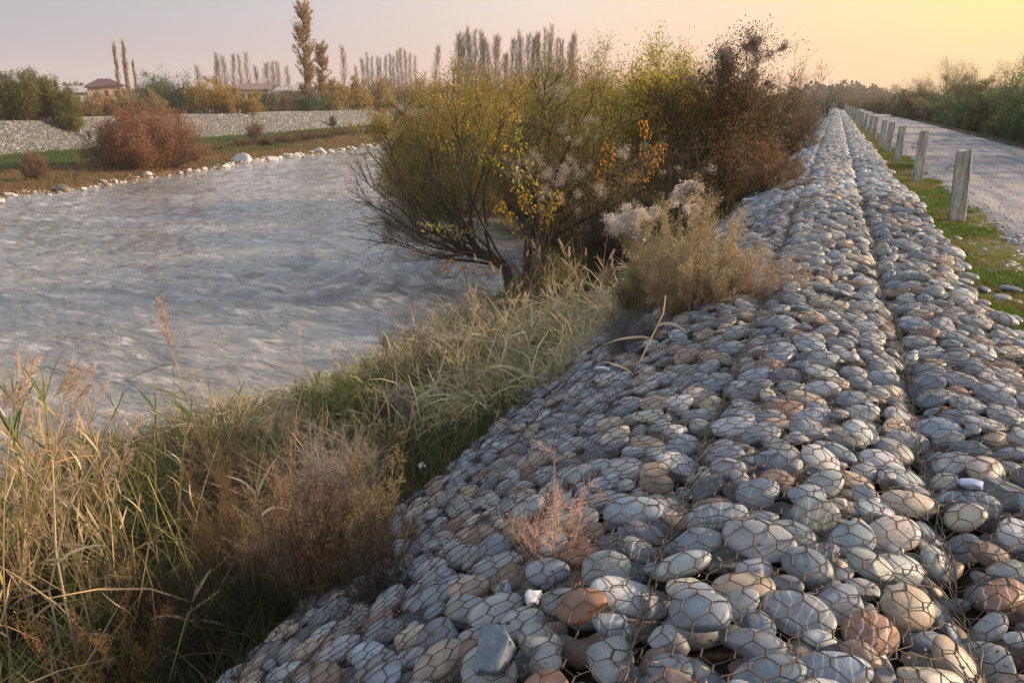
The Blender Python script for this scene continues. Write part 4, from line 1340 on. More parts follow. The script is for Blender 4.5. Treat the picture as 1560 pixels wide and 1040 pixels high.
sh(845, 905, 700, 175, "sparse orange wiry weed growing between the cobbles", "wiry_weed", cat="weed", lc=((0.66, 0.42, 0.31), (0.58, 0.37, 0.27)), tc=(0.62, 0.38, 0.27), stems=13, sides=170, twigs=1000, leaves=2200, ll=0.011, lw=0.004, r0=0.0036, up=0.75, side_len=0.34, wide0=0.1)
sh(165, 1075, 905, 260, "bright rust-coloured feathery weed at the bottom left", "feathery_weed", cat="weed", lc=((0.55, 0.27, 0.10), (0.46, 0.25, 0.10)), tc=(0.40, 0.20, 0.09), stems=22, sides=300, twigs=1600, leaves=9000, ll=0.012, lw=0.005, r0=0.003, up=0.9, side_len=0.3, wide0=0.5)
# along the levee, farther off
far_f = dict(stems=36, sides=420, twigs=2400, leaves=14000, ll=0.05, lw=0.015, r0=0.014, up=0.9, side_len=0.3, wide0=0.5)
DBR = ((0.24, 0.14, 0.09), (0.30, 0.18, 0.10), (0.18, 0.12, 0.075))
gd = "dark brown shrubs along the cobbles"
sh(1175, 300, 222, 110, "dark brown dense shrub overhanging the cobbles, right of the others", group=gd, lc=DBR, tc=(0.09, 0.055, 0.04), **far_f)
sh(1110, 318, 215, 110, "dark brown shrub standing over the blue plastic scrap", group=gd, lc=DBR, tc=(0.09, 0.055, 0.04), **far_f)
sh(1065, 345, 240, 100, "brown shrub behind the pale broom-like shrub", group=gd, lc=DBR, tc=(0.09, 0.055, 0.04), **far_f)
sh(1205, 302, 262, 60, "small light brown bush at the cobbles' edge in front of the dark shrub", "dry_bush", lc=((0.24, 0.17, 0.11),), tc=(0.17, 0.11, 0.07), stems=20, sides=220, twigs=1100, leaves=5000, ll=0.03, lw=0.01, r0=0.008)

# ------------------------------------------------------------------ trees between levee and river
bump_rng(81)
OLV = ((0.30, 0.25, 0.065), (0.21, 0.20, 0.06), (0.38, 0.26, 0.06))
YEL = ((0.50, 0.37, 0.05), (0.40, 0.33, 0.05), (0.30, 0.29, 0.05))
def tree_at(px, Y, ty, wpx, label, z=-2.3, **k):
    X = atY(px, Y, 0.0)
    X = min(X, -2.4)
    b = np.array([X, Y, gz(X, Y)])
    if b[2] < WZ: b[2] = WZ - 0.1
    H = hgt(b, ty + 9); W = wid(b, wpx)
    dd_ = dict(stems=22, sides=420, twigs=3400, leaves=60000, ll=0.12, lw=0.034, r0=0.04, up=0.3, side_len=0.36, wide0=0.15, cloud=2.2, lmat=M_LEAF2)
    dd_.update(k)
    return bush(dd_.pop('name', 'willow_tree'), label, dd_.pop('cat', 'tree'), "willows between the cobbled levee and the river", b, H, W, **dd_)
tree_at(640, 33, 128, 130, "olive willow at the left end of the row, over the river", lc=OLV)
tree_at(705, 30, 118, 130, "olive and orange willow second from the left end of the row", lc=((0.33, 0.25, 0.05), (0.22, 0.23, 0.05)))
tree_at(775, 34, 118, 130, "green-olive willow in front of the two rows of bare poplars", lc=OLV)
tree_at(850, 27, 112, 150, "olive green willow with a ragged top, middle of the row", lc=((0.25, 0.23, 0.06), (0.31, 0.25, 0.06)))
tree_at(935, 29, 104, 150, "broad olive green willow right of the middle", lc=((0.30, 0.25, 0.06), (0.40, 0.29, 0.06)))
tree_at(1015, 30, 103, 140, "yellow-leaved willow next to the tall dark tree", lc=YEL)
tree_at(1070, 42, 112, 90, "yellow-green willow behind the tall dark tree", lc=YEL)
tree_at(985, 24, 118, 130, "dense olive-gold willow just left of the tall dark tree", lc=YEL)
tree_at(905, 35, 110, 140, "olive willow half hidden behind the broad one", lc=OLV)
tree_at(1040, 24, 125, 110, "gold-leaved willow low in front of the tall dark tree", lc=((0.42, 0.30, 0.06), (0.30, 0.25, 0.06)))
# tall dark tree with old clematis wool
b = on(1085, 345)
t_ = bush("dark_tree", "tall dark tree draped in grey seed wool, tallest on the near bank", "tree", None, b, hgt(b, 88), wid(b, 190), stems=24, sides=620, twigs=4600, leaves=65000, spire=0.8, lc=((0.10, 0.075, 0.035), (0.075, 0.10, 0.035), (0.20, 0.10, 0.05), (0.22, 0.13, 0.06)),
          tc=(0.055, 0.04, 0.035), ll=0.085, lw=0.03, r0=0.035, up=0.4, side_len=0.30, wide0=0.1, fluff=9000, fc=(0.24, 0.20, 0.19), fl_band=(0.75, 1.1), lean=(0.06, 0, 0), cloud=1.6, skirt=0.25)
b = on(1180, 262)
bush("dark_tree", "brown and green tree with white seed tufts left of the cobbles' far end", "tree", None, b, hgt(b, 132), wid(b, 100), stems=14, sides=220, twigs=1700, leaves=12000, lc=((0.08, 0.10, 0.03), (0.20, 0.12, 0.06), (0.16, 0.10, 0.05)),
     tc=(0.07, 0.05, 0.04), ll=0.09, lw=0.025, r0=0.04, fluff=5000, fc=(0.55, 0.5, 0.46), fl_band=(0.25, 0.75))
b = np.array([atY(1212, 60), 60, gz(-2.5, 60)]); 
bush("pale_tree", "thin pale brown tree showing sky through its crown, beside the cobbles' far end", "tree", None, b, hgt(b, 97), wid(b, 60), stems=12, sides=200, twigs=1200, leaves=4500, lc=((0.26, 0.17, 0.10), (0.20, 0.15, 0.08)), tc=(0.16, 0.11, 0.08), ll=0.12, lw=0.05, r0=0.05)
b = np.array([atY(1259, 95), 95, levee_z(-1.2, 95) + 0.0])
bush("bare_tree", "small bare vase-shaped tree at the far end of the cobbles", "tree", None, b, hgt(b, 124), wid(b, 48), stems=12, sides=60, twigs=160, leaves=0, tc=(0.07, 0.055, 0.05), r0=0.06, wide0=0.05, up=0.7, side_len=0.3)
for (px, Y, ty, w, lab) in [(1200, 75, 150, 60, "low brown bush with white tufts by the far cobbles"), (1228, 110, 146, 40, "low hazy brown bush beside the bare tree"), (1150, 50, 150, 80, "brown bush behind the tall dark tree")]:
    b = np.array([min(atY(px, Y), -2.2), Y, gz(-2.6, Y)])
    bush("brown_bush", lab, "shrub", None, b, hgt(b, ty), wid(b, w), lc=((0.20, 0.13, 0.07), (0.12, 0.12, 0.05)), tc=(0.12, 0.08, 0.05), ll=0.12, lw=0.05, stems=16, sides=160, twigs=900, leaves=5000, fluff=1500, fc=(0.5, 0.45, 0.4))
# filling scrub between trees and cobbles
for (px, Y, ty, w, lab) in [(905, 22, 215, 170, "dark tangled scrub under the willows, left part"), (990, 21, 205, 170, "dark tangled scrub under the yellow willow"), (830, 24, 200, 150, "dark tangled scrub behind the leaning tree"), (1035, 17, 225, 130, "dark twiggy scrub behind the pale broom-like shrub"), (940, 17, 290, 130, "black twiggy scrub low behind the pale wool plumes")]:
    X = min(atY(px, Y), -2.6)
    b = np.array([X, Y, max(gz(X, Y), WZ)])
    bush("scrub", lab, "shrub", "dark scrub under the willows", b, hgt(b, ty), wid(b, w), lc=((0.09, 0.08, 0.035), (0.13, 0.10, 0.045), (0.07, 0.06, 0.035)), tc=(0.05, 0.04, 0.035), stems=26, sides=420, twigs=3000, leaves=11000, ll=0.05, lw=0.016, r0=0.02, fluff=2500, fc=(0.42, 0.38, 0.33), fl_band=(0.3, 0.8), up=0.3)

# the leaning tree by the water
B = on(782, 447)
W0 = proj(B)[2]
def pt(px, py, dw=0.0):
    d = _r * (px - 780) / FPX + _u * (520 - py) / FPX + _f
    return _C + d * (W0 + dw)
root = empty("leaning_tree", B)
tag(root, "leaning tree with bare dark branches spread over the river, yellow leaves at its top", "tree")
mt, ml, mtr = MB(), MB(), MB()
def path(ctrl, n=12):
    P = np.array([pt(*c) - B for c in ctrl])
    t = np.linspace(0, len(P) - 1, n)
    return np.stack([np.interp(t, range(len(P)), P[:, j]) for j in range(3)], -1)
for ctrl, ra, rb in [([(780, 452, 0), (776, 430, 0), (770, 405, 0)], 0.15, 0.11), ([(776, 412, 0), (745, 392, 0), (700, 380, 0.2)], 0.11, 0.07), ([(790, 450, 0.3), (800, 415, 0.5), (812, 360, 0.8), (830, 300, 1)], 0.10, 0.05)]:
    tubes(mtr, path(ctrl)[None], ra, rb, np.array([[0.055, 0.045, 0.038]]), 8)
ends = [(548, 300), (540, 262), (556, 225), (580, 195), (575, 330), (612, 175), (620, 345), (640, 215), (655, 160), (690, 140), (690, 205), (735, 150), (600, 270), (655, 280), (590, 365), (560, 350), (760, 190), (790, 140)]
ctr = []
for (ex, ey) in ends:
    s_ = [(770, 405), (745, 392), (725, 386), (705, 381)][rng.integers(0, 4)]
    dw = rng.normal(0, 1.3)
    mx_, my_ = (s_[0] + ex) / 2 - 12 * (s_[1] - ey) / 150, (s_[1] + ey) / 2 + 14
    ctr.append(path([(s_[0], s_[1], 0), (mx_, my_, dw * 0.5), (ex, ey, dw)], 10))
ends2 = [(850, 150), (900, 160), (950, 190), (985, 240), (1000, 290), (880, 230), (930, 300), (820, 200), (960, 340), (860, 320), (830, 120), (790, 230), (900, 380), (975, 300)]
for (ex, ey) in ends2:
    s_ = [(812, 380), (800, 415), (825, 310)][rng.integers(0, 3)]
    dw = rng.normal(0.5, 1.2)
    ctr.append(path([(s_[0], s_[1], 0.5), ((s_[0] + ex) / 2, (s_[1] + ey) / 2 - 8, dw), (ex, ey, dw)], 10))
P0 = np.array(ctr) + rng.normal(0, 0.02, (len(ctr), 10, 3))
tubes(mt, P0, 0.042, 0.008, np.array([0.055, 0.045, 0.04]), 5)
m1 = 520
p, tg, i1, tt = pick(P0, m1, 0.12, 1.0)
P1_ = poly(p, tg * 0.8 + rnd3(m1) * 0.75 + UP * 0.12, rng.uniform(0.5, 1.5, m1) * (1.15 - 0.6 * tt), 7, UP * 0.25, 0.09)
tubes(mt, P1_, 0.011, 0.004, np.array([0.06, 0.05, 0.045]), 3)
m2 = 3400
p, tg, i2, tt2 = pick(P1_, m2, 0.1, 1.0)
P2_ = poly(p, tg * 0.9 + rnd3(m2) * 0.5 + UP * 0.15, rng.uniform(0.15, 0.6, m2), 4, UP * 0.1, 0.1)
tubes(mt, P2_, 0.0045, 0.0025, np.array([0.075, 0.06, 0.05]), 3)
isleft = (i1[i2] < len(ends))
hz = P2_[:, -1, 2] + B[2]
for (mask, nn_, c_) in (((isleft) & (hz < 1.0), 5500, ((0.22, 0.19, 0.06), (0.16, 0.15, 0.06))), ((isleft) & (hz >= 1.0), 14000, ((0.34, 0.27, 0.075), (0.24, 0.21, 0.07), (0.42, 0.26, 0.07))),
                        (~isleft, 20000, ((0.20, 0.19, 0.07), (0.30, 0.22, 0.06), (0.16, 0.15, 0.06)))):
    Q = P2_[mask]
    p, tg, _, _ = pick(Q, nn_, 0.2, 1.0)
    leafs(ml, p + rnd3(nn_) * 0.12, tg * 0.6 + rnd3(nn_) * 0.7 - UP * 0.1, 0.06 * rng.uniform(0.6, 1.3, nn_), 0.018, jit(np.array(c_), nn_, 0.25))
mtr.build("trunk", M_TWIG, root, True); mt.build("branches", M_TWIG, root); ml.build("foliage", M_LEAF, root)
mf = MB()
fl = [(783, 256, .5), (845, 262, .5), (838, 270, .4), (870, 262, .4), (833, 290, .3), (880, 258, .3), (812, 250, .3), (950, 225, .35), (858, 200, .3), (900, 185, .3), (855, 137, .25), (600, 160, .3), (870, 300, .3), (915, 290, .4), (690, 155, .2)]
for (a, c_, s_) in fl:
    n = int(1500 * s_)
    sb = rng.normal(0, 0.13, (5, 3))
    p = pt(a, c_, rng.normal(-0.8, 0.4)) - B + sb[rng.integers(0, 5, n)] + rng.normal(0, 0.07 * s_ + 0.025, (n, 3))
    leafs(mf, p, rnd3(n), 0.05, 0.010, jit(np.array([0.45, 0.40, 0.35]), n, 0.25))
mf.build("seed_fluff", M_FLUFF, root)
# yellow-leaved shoots
b = on(800, 452)
root = empty("yellow_leaved_sapling", b)
tag(root, "slender shoots carrying large yellow and orange leaves in front of the leaning tree", "sapling")
mt, ml = MB(), MB()
W0 = W0 - 1.6
shoots = [[(800, 450), (830, 330), (790, 220), (782, 168)], [(800, 450), (850, 300), (760, 240), (700, 185)], [(802, 450), (830, 310), (740, 240), (660, 215)], [(802, 450), (900, 330), (925, 250), (928, 212)], [(805, 450), (930, 330), (985, 230), (980, 185)],
          [(805, 450), (940, 320), (1000, 250), (1008, 215)], [(800, 450), (815, 380), (775, 330), (755, 305)], [(800, 450), (790, 400), (720, 410), (680, 402)], [(802, 450), (840, 380), (830, 320), (850, 298)], [(800, 450), (850, 340), (800, 250), (745, 195)], [(800, 450), (780, 380), (700, 350), (640, 345)],
          [(801, 450), (820, 360), (800, 300), (790, 290)]]
for s_ in shoots:
    P = np.array([pt(*c, -0.25 * k) - b for k, c in enumerate(s_)])
    t = np.linspace(0, 3, 22)
    # smooth through the control points
    Q = np.stack([np.interp(t, range(4), P[:, j]) for j in range(3)], -1)
    for _ in range(3):
        Q[1:-1] = (Q[:-2] + Q[1:-1] * 2 + Q[2:]) / 4
    tubes(mt, Q[None], 0.010, 0.003, np.array([[0.20, 0.16, 0.11]]), 4)
    n = 75
    p, tg, _, _ = pick(Q[None], n, 0.5, 1.0)
    bc = np.array([(0.55, 0.33, 0.03), (0.50, 0.22, 0.03), (0.42, 0.38, 0.05)])[rng.integers(0, 3)]
    leafs(ml, p + rnd3(n) * 0.14, rnd3(n) * 0.6 - UP * 0.7, 0.09 * rng.uniform(0.6, 1.3, n), 0.042, jit(bc, n, 0.3))
mt.build("branches", M_TWIG, root); ml.build("leaves", M_LEAF, root)

# ------------------------------------------------------------------ bushes right of the road
bump_rng(91)
rb = []
DG = ((0.12, 0.20, 0.07), (0.15, 0.20, 0.08), (0.095, 0.165, 0.065))
specs = []
Yb = 25.5
while Yb < 200:
    specs.append((9.9 + rng.uniform(0, 1.0) + 0.004 * Yb, Yb)); Yb += rng.uniform(1.9, 2.8) * (1 + Yb / 90)
    specs.append((8.8 + rng.uniform(0, 0.5) + 0.004 * Yb, Yb))
for (X, Y) in specs:
    b = np.array([X, Y, gz(X, Y)])
    H = rng.uniform(2.9, 3.6) * (1.28 if Y < 50 else 0.88)
    if X < 9.45 + 0.004 * Y: H *= rng.uniform(0.36, 0.6)
    k = 1.0 if Y < 70 else 0.5
    kind = rng.random()
    big = 1 if Y < 60 else 1.7
    o = bush("roadside_bush", "%s bush right of the road, %s" % ("dark green leafy" if kind < 0.75 else "grey-olive twiggy", "near the frame edge" if Y < 40 else ("midway down the road" if Y < 75 else "far off in the haze")), "bush", "bushes along the right side of the road", b, H, max(H * 1.45, 2.6),
             stems=34, sides=int(460 * k), twigs=int(3000 * k), leaves=int((48000 if kind < 0.75 else 26000) * k), lc=DG if kind < 0.75 else ((0.16, 0.15, 0.07), (0.13, 0.14, 0.06)), tc=(0.09, 0.08, 0.07), ll=0.13 * big, lw=0.045 * big, r0=0.022, up=0.4, side_len=0.36, cloud=2.2, skirt=0.6)
    rb.append(o)
for (px, Y, ty, w) in [(1440, 40, 108, 90), (1500, 36, 112, 80), (1475, 34, 108, 60), (1545, 31, 106, 60), (1400, 58, 122, 60)]:
    d = _r * (px - 780) / FPX + _u * (520 - 154) / FPX + _f
    Yr = 10.6 / (d[0] / d[1]); b = np.array([10.6, Yr, 0]); b[2] = gz(b[0], b[1])
    rb.append(bush("roadside_bush", "taller thin-topped bush right of the road, %s" % ("near the frame edge" if Y < 37 else "where the green bushes begin"), "bush", "bushes along the right side of the road", b, hgt(b, ty), wid(b, w), stems=20, sides=340, twigs=2200, leaves=20000, cloud=1.5, lc=((0.15, 0.17, 0.06), (0.17, 0.16, 0.07)), tc=(0.08, 0.06, 0.05), ll=0.10, lw=0.03, r0=0.03))
for k in range(14):     # second rank
    Y = 30 + k * 9 + rng.uniform(-2, 2); X = 12.5 + rng.uniform(0, 3)
    b = np.array([X, Y, gz(X, Y)])
    rb.append(bush("roadside_bush", "bush in the second rank right of the road", "bush", "bushes along the right side of the road", b, rng.uniform(3.0, 4.0), 5.5, stems=18, sides=200, twigs=1200, leaves=16000, lc=DG, tc=(0.06, 0.05, 0.045), ll=0.14, lw=0.045, r0=0.03))
unique_labels(rb)

# ------------------------------------------------------------------ distant trees, poplars
bump_rng(101)
def make_poplar(bare, name="poplar"):
    root = empty(name, (0, 0, 0))
    mt, ml, mtr = MB(), MB(), MB()
    H = 20.0
    P = poly(np.array([[0, 0, -0.5]]), np.array([[0.01, 0.01, 1.0]]), [H], 10, (0, 0, 0), 0.01)
    tubes(mtr, P, 0.28, 0.03, np.array([[0.26, 0.20, 0.16]]), 6)
    m = 160
    p, tg, _, tt = pick(P, m, 0.08, 0.99)
    a = rng.random(m) * 6.28
    o_ = np.stack([np.cos(a), np.sin(a), 0 * a], -1)
    B1 = poly(p, o_ * 0.65 + UP, rng.uniform(2.2, 4.6, m) * np.interp(tt, [0.1, 0.3, 0.6, 1], [0.7, 1.1, 0.95, 0.35] if bare else [0.45, 0.7, 0.75, 0.5]), 6, UP * 0.35, 0.05)
    tubes(mt, B1, 0.05, 0.014, np.array([0.30, 0.215, 0.165]), 3)
    m = 1300
    p, tg, _, _ = pick(B1, m, 0.1, 1.0)
    B2 = poly(p, tg + rnd3(m) * 0.35, rng.uniform(0.5, 1.2, m), 3, UP * 0.3, 0.05)
    tubes(mt, B2, 0.020, 0.009, np.array([0.34, 0.245, 0.19]), 3)
    n = 900 if bare else 6000
    p, tg, _, _ = pick(B2, n, 0.0, 1.0)
    leafs(ml, p + rnd3(n) * 0.15, rnd3(n), 0.30 if not bare else 0.22, 0.20 if not bare else 0.12, jit(np.array(((0.42, 0.26, 0.09), (0.30, 0.22, 0.09), (0.36, 0.20, 0.08)) if not bare else ((0.38, 0.26, 0.18),)), n, 0.25))
    mtr.build("trunk", M_TWIG, root); mt.build("branches", M_TWIG, root); ml.build("foliage", M_LEAF, root)
    return root
PB = [make_poplar(True), make_poplar(True)]; PL_ = [make_poplar(False), make_poplar(False)]
pused = set()
pops = []
def put_pop(px, ty, wpx, D, leafy, lab, grp):
    src = (PL_ if leafy else PB)[rng.integers(0, 2)]
    if id(src) in pused: o = copy_tree(src)
    else: o = src; pused.add(id(src))
    b = col_at(px, D)
    H = hgt(b, ty); W = wid(b, wpx)
    o.location = tuple(b); o.rotation_euler = (rng.normal(0, 0.012), rng.normal(0, 0.012), rng.random() * 6.28)
    sw = W / 2.7 * (0.9 if not leafy else 0.8) * rng.uniform(0.8, 1.25)
    o.scale = (sw, sw, H / 20.0)
    tag(o, lab, "poplar", grp)
    pops.append(o)
put_pop(467, 8, 30, 150, True, "tallest golden-brown poplar on the far bank", "golden poplars"); put_pop(491, 68, 22, 154, True, "shorter golden poplar touching the tallest one's right side", "golden poplars")
for (a, c_, w) in [(184, 70, 8), (198, 67, 10), (210, 95, 7)]: put_pop(a, c_, w, 175, True, "slim brown poplar beside the dark-roofed house", "slim poplars by the house")
for (a, c_) in [(331, 95), (340, 82), (349, 86), (358, 84), (370, 86), (382, 82), (306, 101)]: put_pop(a, c_, 10, 270, False, "bare poplar in the far row left of the tallest golden poplar", "bare poplar rows")
for (a, c_) in [(395, 101), (408, 97), (419, 96), (426, 96), (441, 103)]: put_pop(a, c_, 10, 250, False, "short bare poplar next to the tallest golden poplar", "bare poplar rows")
put_pop(527, 71, 12, 215, False, "lone bare poplar right of the golden poplars", "bare poplar rows"); put_pop(546, 101, 8, 240, False, "small bare poplar beside the lone one", "bare poplar rows")
for k, a in enumerate(np.arange(556, 640, 6.5)): put_pop(a, np.interp(a, [556, 600, 620, 640], [90, 85, 77, 85]) + rng.normal(0, 3), 8, 310, False, "bare poplar in the low far row left of the willows", "bare poplar rows")
put_pop(663, 71, 14, 215, False, "separate dark bare poplar between two rows", "bare poplar rows")
for a in np.arange(697, 762, 5.6): put_pop(a, np.interp(a, [697, 724, 745, 762], [52, 46, 60, 54]) + rng.normal(0, 5), 11, 235, False, "tall bare poplar in the block behind the willows, left block", "bare poplar rows")
for a in np.arange(768, 878, 5.6): put_pop(a, np.interp(a, [768, 782, 820, 836, 850, 878], [85, 60, 52, 46, 60, 58]) + rng.normal(0, 6), 11, 240, False, "tall bare poplar in the block behind the willows, right block", "bare poplar rows")
unique_labels(pops)

# far-bank shrubs behind the far levee
bump_rng(111)
def back(px, D, ty, wpx, label, lc, name="far_bush", cat="bush", grp=None, n=7000, big=3.0, **k):
    b = col_at(px, D)
    dd_ = dict(stems=30, sides=300, twigs=1800, leaves=int(n * 1.5), lc=np.array(lc) * 1.35, tc=(0.11, 0.085, 0.065), ll=0.10 * big, lw=0.04 * big, r0=0.04, up=0.6, side_len=0.34, cloud=2.2, skirt=0.5)
    dd_.update(k)
    return bush(name, label, cat, grp, b, hgt(b, ty), wid(b, wpx), **dd_)
GRN = ((0.075, 0.10, 0.03), (0.11, 0.12, 0.035), (0.15, 0.13, 0.045)); GOLD = ((0.26, 0.18, 0.04), (0.20, 0.16, 0.04), (0.30, 0.17, 0.04)); DGR = ((0.045, 0.075, 0.035), (0.06, 0.09, 0.04))
fb = []
for k, (a, ty) in enumerate([(-25, 122), (-8, 118), (8, 120), (22, 116), (36, 114), (50, 117), (62, 116), (76, 120), (90, 126), (101, 134)]):
    fb.append(back(a, 84 + rng.uniform(-2, 4), ty - 4, 34, "upright green reedy bush beyond the left levee", GRN, name="reedy_bush", grp="reedy bushes beyond the far levee", up=1.2, wide0=0.8, n=9000, big=1.6, side_len=0.22, tc=(0.13, 0.08, 0.05)))
unique_labels(fb)
gf = "bushes behind the far levee"
back(258, 122, 106, 72, "dark green rounded bush right of the slim poplars", DGR, grp=gf, n=12000, big=2.2)
back(232, 118, 118, 40, "dark green bush at the left foot of the rounded one", DGR, grp=gf, big=2.2)
back(318, 118, 116, 76, "golden olive bush next to the dark green one", GOLD, grp=gf, n=12000, big=2.2)
back(360, 116, 132, 80, "low golden bush trailing right behind the levee", GOLD, grp=gf, n=9000, big=2.2)
back(200, 112, 148, 90, "low olive bush in front of the dark-roofed house", ((0.18, 0.15, 0.06), (0.14, 0.13, 0.05)), grp=gf)
back(150, 110, 156, 80, "low olive-brown bush left of the house front", ((0.17, 0.14, 0.06), (0.13, 0.11, 0.05)), grp=gf)
back(125, 120, 145, 50, "thin pale bush before the long pale roof", ((0.24, 0.18, 0.11),), grp=gf, n=2500)
back(422, 150, 134, 24, "grey rounded willow left of the tall golden poplar", ((0.20, 0.17, 0.10),), grp=gf); back(445, 150, 134, 26, "grey-brown rounded willow touching the tall golden poplar", ((0.24, 0.17, 0.09),), grp=gf)
back(468, 140, 144, 40, "low dark green bush under the tall golden poplar", DGR, grp=gf); back(400, 150, 146, 40, "low olive bush before the white-walled house", GRN, grp=gf)
back(510, 150, 128, 50, "golden bush right of the golden poplars", GOLD, grp=gf, n=9000); back(545, 155, 124, 50, "golden-brown bush, second right of the golden poplars", GOLD, grp=gf, n=9000)
back(580, 160, 122, 50, "golden-orange bush at the left end of the willows", ((0.26, 0.15, 0.05), (0.20, 0.15, 0.05)), grp=gf, n=9000); back(490, 145, 146, 40, "small green bush between golden bush and golden poplar", GRN, grp=gf)
for k, a in enumerate(range(610, 900, 34)):
    fb.append(back(a, 190, 122 + rng.uniform(-4, 4), 50, "brown-orange bush in the far row behind the willows", ((0.24, 0.14, 0.06), (0.20, 0.13, 0.06)), grp="far row behind the willows", big=3.5, n=4000))
unique_labels(fb[10:])
for (a, ty) in [(108, 146), (135, 150), (162, 147), (188, 145), (210, 150), (232, 140)]:
    back(a, 108, ty, 44, {108: "olive scrub under the pale sheet roof", 135: "olive scrub left of the pink house wall", 162: "brown-olive scrub before the pink house wall", 188: "brownish scrub under the slim poplars", 210: "low olive scrub right of the slim poplars", 232: "green scrub at the foot of the dark rounded bush"}[a], ((0.20, 0.17, 0.08), (0.16, 0.15, 0.06), (0.24, 0.17, 0.09)), name="scrub", grp=gf, n=5000, big=2.0)
# on the far bank in front of the levee
back(212, 60, 160, 165, "big red-brown shrub with white seed tufts on the far water's edge", ((0.22, 0.11, 0.07), (0.16, 0.09, 0.055), (0.26, 0.14, 0.085)), name="tamarisk_shrub", cat="shrub", n=60000, big=1.1, stems=70, sides=1000, twigs=6000, side_len=0.36, cloud=2.0, skirt=0.5, tc=(0.16, 0.08, 0.055), fluff=9000, fc=(0.60, 0.52, 0.46), fl_band=(0.35, 1.05), wide0=0.45)
back(150, 62, 182, 60, "dark grey seed-covered shrub at the left of the red-brown one", ((0.12, 0.11, 0.07), (0.20, 0.19, 0.15)), name="woolly_shrub", cat="shrub", big=0.9, fluff=4000, fc=(0.40, 0.37, 0.33))
back(35, 53, 226, 36, "small brown shrub on the far bank near the left frame edge", ((0.17, 0.11, 0.075),), name="tamarisk_shrub", cat="shrub", big=0.8)
back(383, 92, 178, 30, "sparse brown shrub against the pale cobbles of the far levee", ((0.20, 0.12, 0.08),), name="dry_bush", cat="shrub", n=2500, big=1.0)
back(505, 130, 172, 10, "tiny bush on the far levee edge", GRN, name="dry_bush", cat="shrub", n=1500, big=1.0)
fb = []
for (a, D, ty, w) in [(400, 84, 208, 40), (430, 88, 204, 50), (460, 94, 200, 50), (490, 98, 196, 50), (520, 106, 192, 50), (548, 112, 190, 46), (575, 118, 188, 40), (600, 122, 184, 50), (360, 82, 214, 36), (622, 128, 176, 50), (320, 78, 222, 30)]:
    fb.append(back(a, D, ty, w, "low red-brown bush on the far bank above the white boulders", ((0.15, 0.08, 0.045), (0.11, 0.07, 0.04), (0.14, 0.11, 0.05)), name="brown_bush", cat="shrub", grp="low bushes along the far bank", n=3500, big=1.2))
unique_labels(fb)
back(612, 118, 140, 40, "dark grey-green drooping bush at the left end of the near willows", ((0.06, 0.065, 0.045), (0.09, 0.09, 0.05)), name="dark_bush", cat="bush", n=7000, big=1.6)

# grass of the far bank
mb = MB()
n = 42000
t_ = rng.random(n)
Y = 8 + 150 * rng.random(n) ** 1.3
w_, b_ = far_w(Y), far_b(Y)
fr = rng.random(n)
X = w_ + (b_ - w_) * fr - 0.2
pch = fbm(X * 0.3, Y * 0.3, 3)
P = poly(np.stack([X, Y, far_z(X, Y) - 0.02], -1), rnd3(n) * 0.8 + UP, rng.uniform(0.08, 0.4, n) * (1 - 0.5 * (fr > 0.5)), 3, (0, 0, -0.8), 0.2)
c = np.where((fr > 0.45 + 0.4 * pch)[:, None], np.array([0.06, 0.085, 0.024]), np.where((pch > 0)[:, None], np.array([0.17, 0.10, 0.05]), np.array([0.13, 0.12, 0.04])))
blades(mb, P, 0.05, c * np.exp(rng.normal(0, 0.3, (n, 1))))
tag(mb.build("bank_grass", M_LEAF, None), "green and brown grass on the far river bank", "grass", kind='stuff')
# stone facing of the far levee
mb = MB()
def farstones(y0, y1, s):
    ny = int((y1 - y0) / s); nq = int(4.9 / s)
    q = (np.arange(nq)[:, None] + rng.normal(0, 0.25, (nq, ny))) * s * 0.9
    Y = y0 + (np.arange(ny)[None] + 0.5 * (np.arange(nq)[:, None] % 2) + rng.normal(0, 0.25, (nq, ny))) * s
    q, Y = q.ravel(), Y.ravel(); n = len(q)
    X = far_b(Y) - q
    v, f = ICO[1]
    r = s * 0.50 * np.exp(rng.normal(0, 0.25, n))
    V = v[None] * (r[:, None, None] * np.array([0.9, 1.25, 0.62]))
    V = V * (1 + 0.14 * rng.normal(0, 1, (n, len(v), 1)))
    V = V + np.stack([X, Y, far_z(X, Y)], -1)[:, None]
    F = (f[None] + (np.arange(n) * len(v))[:, None, None]).reshape(-1, 3)
    c = PC[rng.choice([0, 1, 2, 3, 5, 8], n)] * np.exp(rng.normal(-0.55, 0.30, (n, 1)))
    mb.add(V.reshape(-1, 3), F, np.repeat(np.concatenate([c, np.zeros((n, 1))], 1), len(v), 0))
farstones(22, 80, 0.17); farstones(80, 190, 0.23)
tag(mb.build("levee_cobbles", MS, None, False), "cobble facing of the levee across the river", "cobbles", kind='stuff')
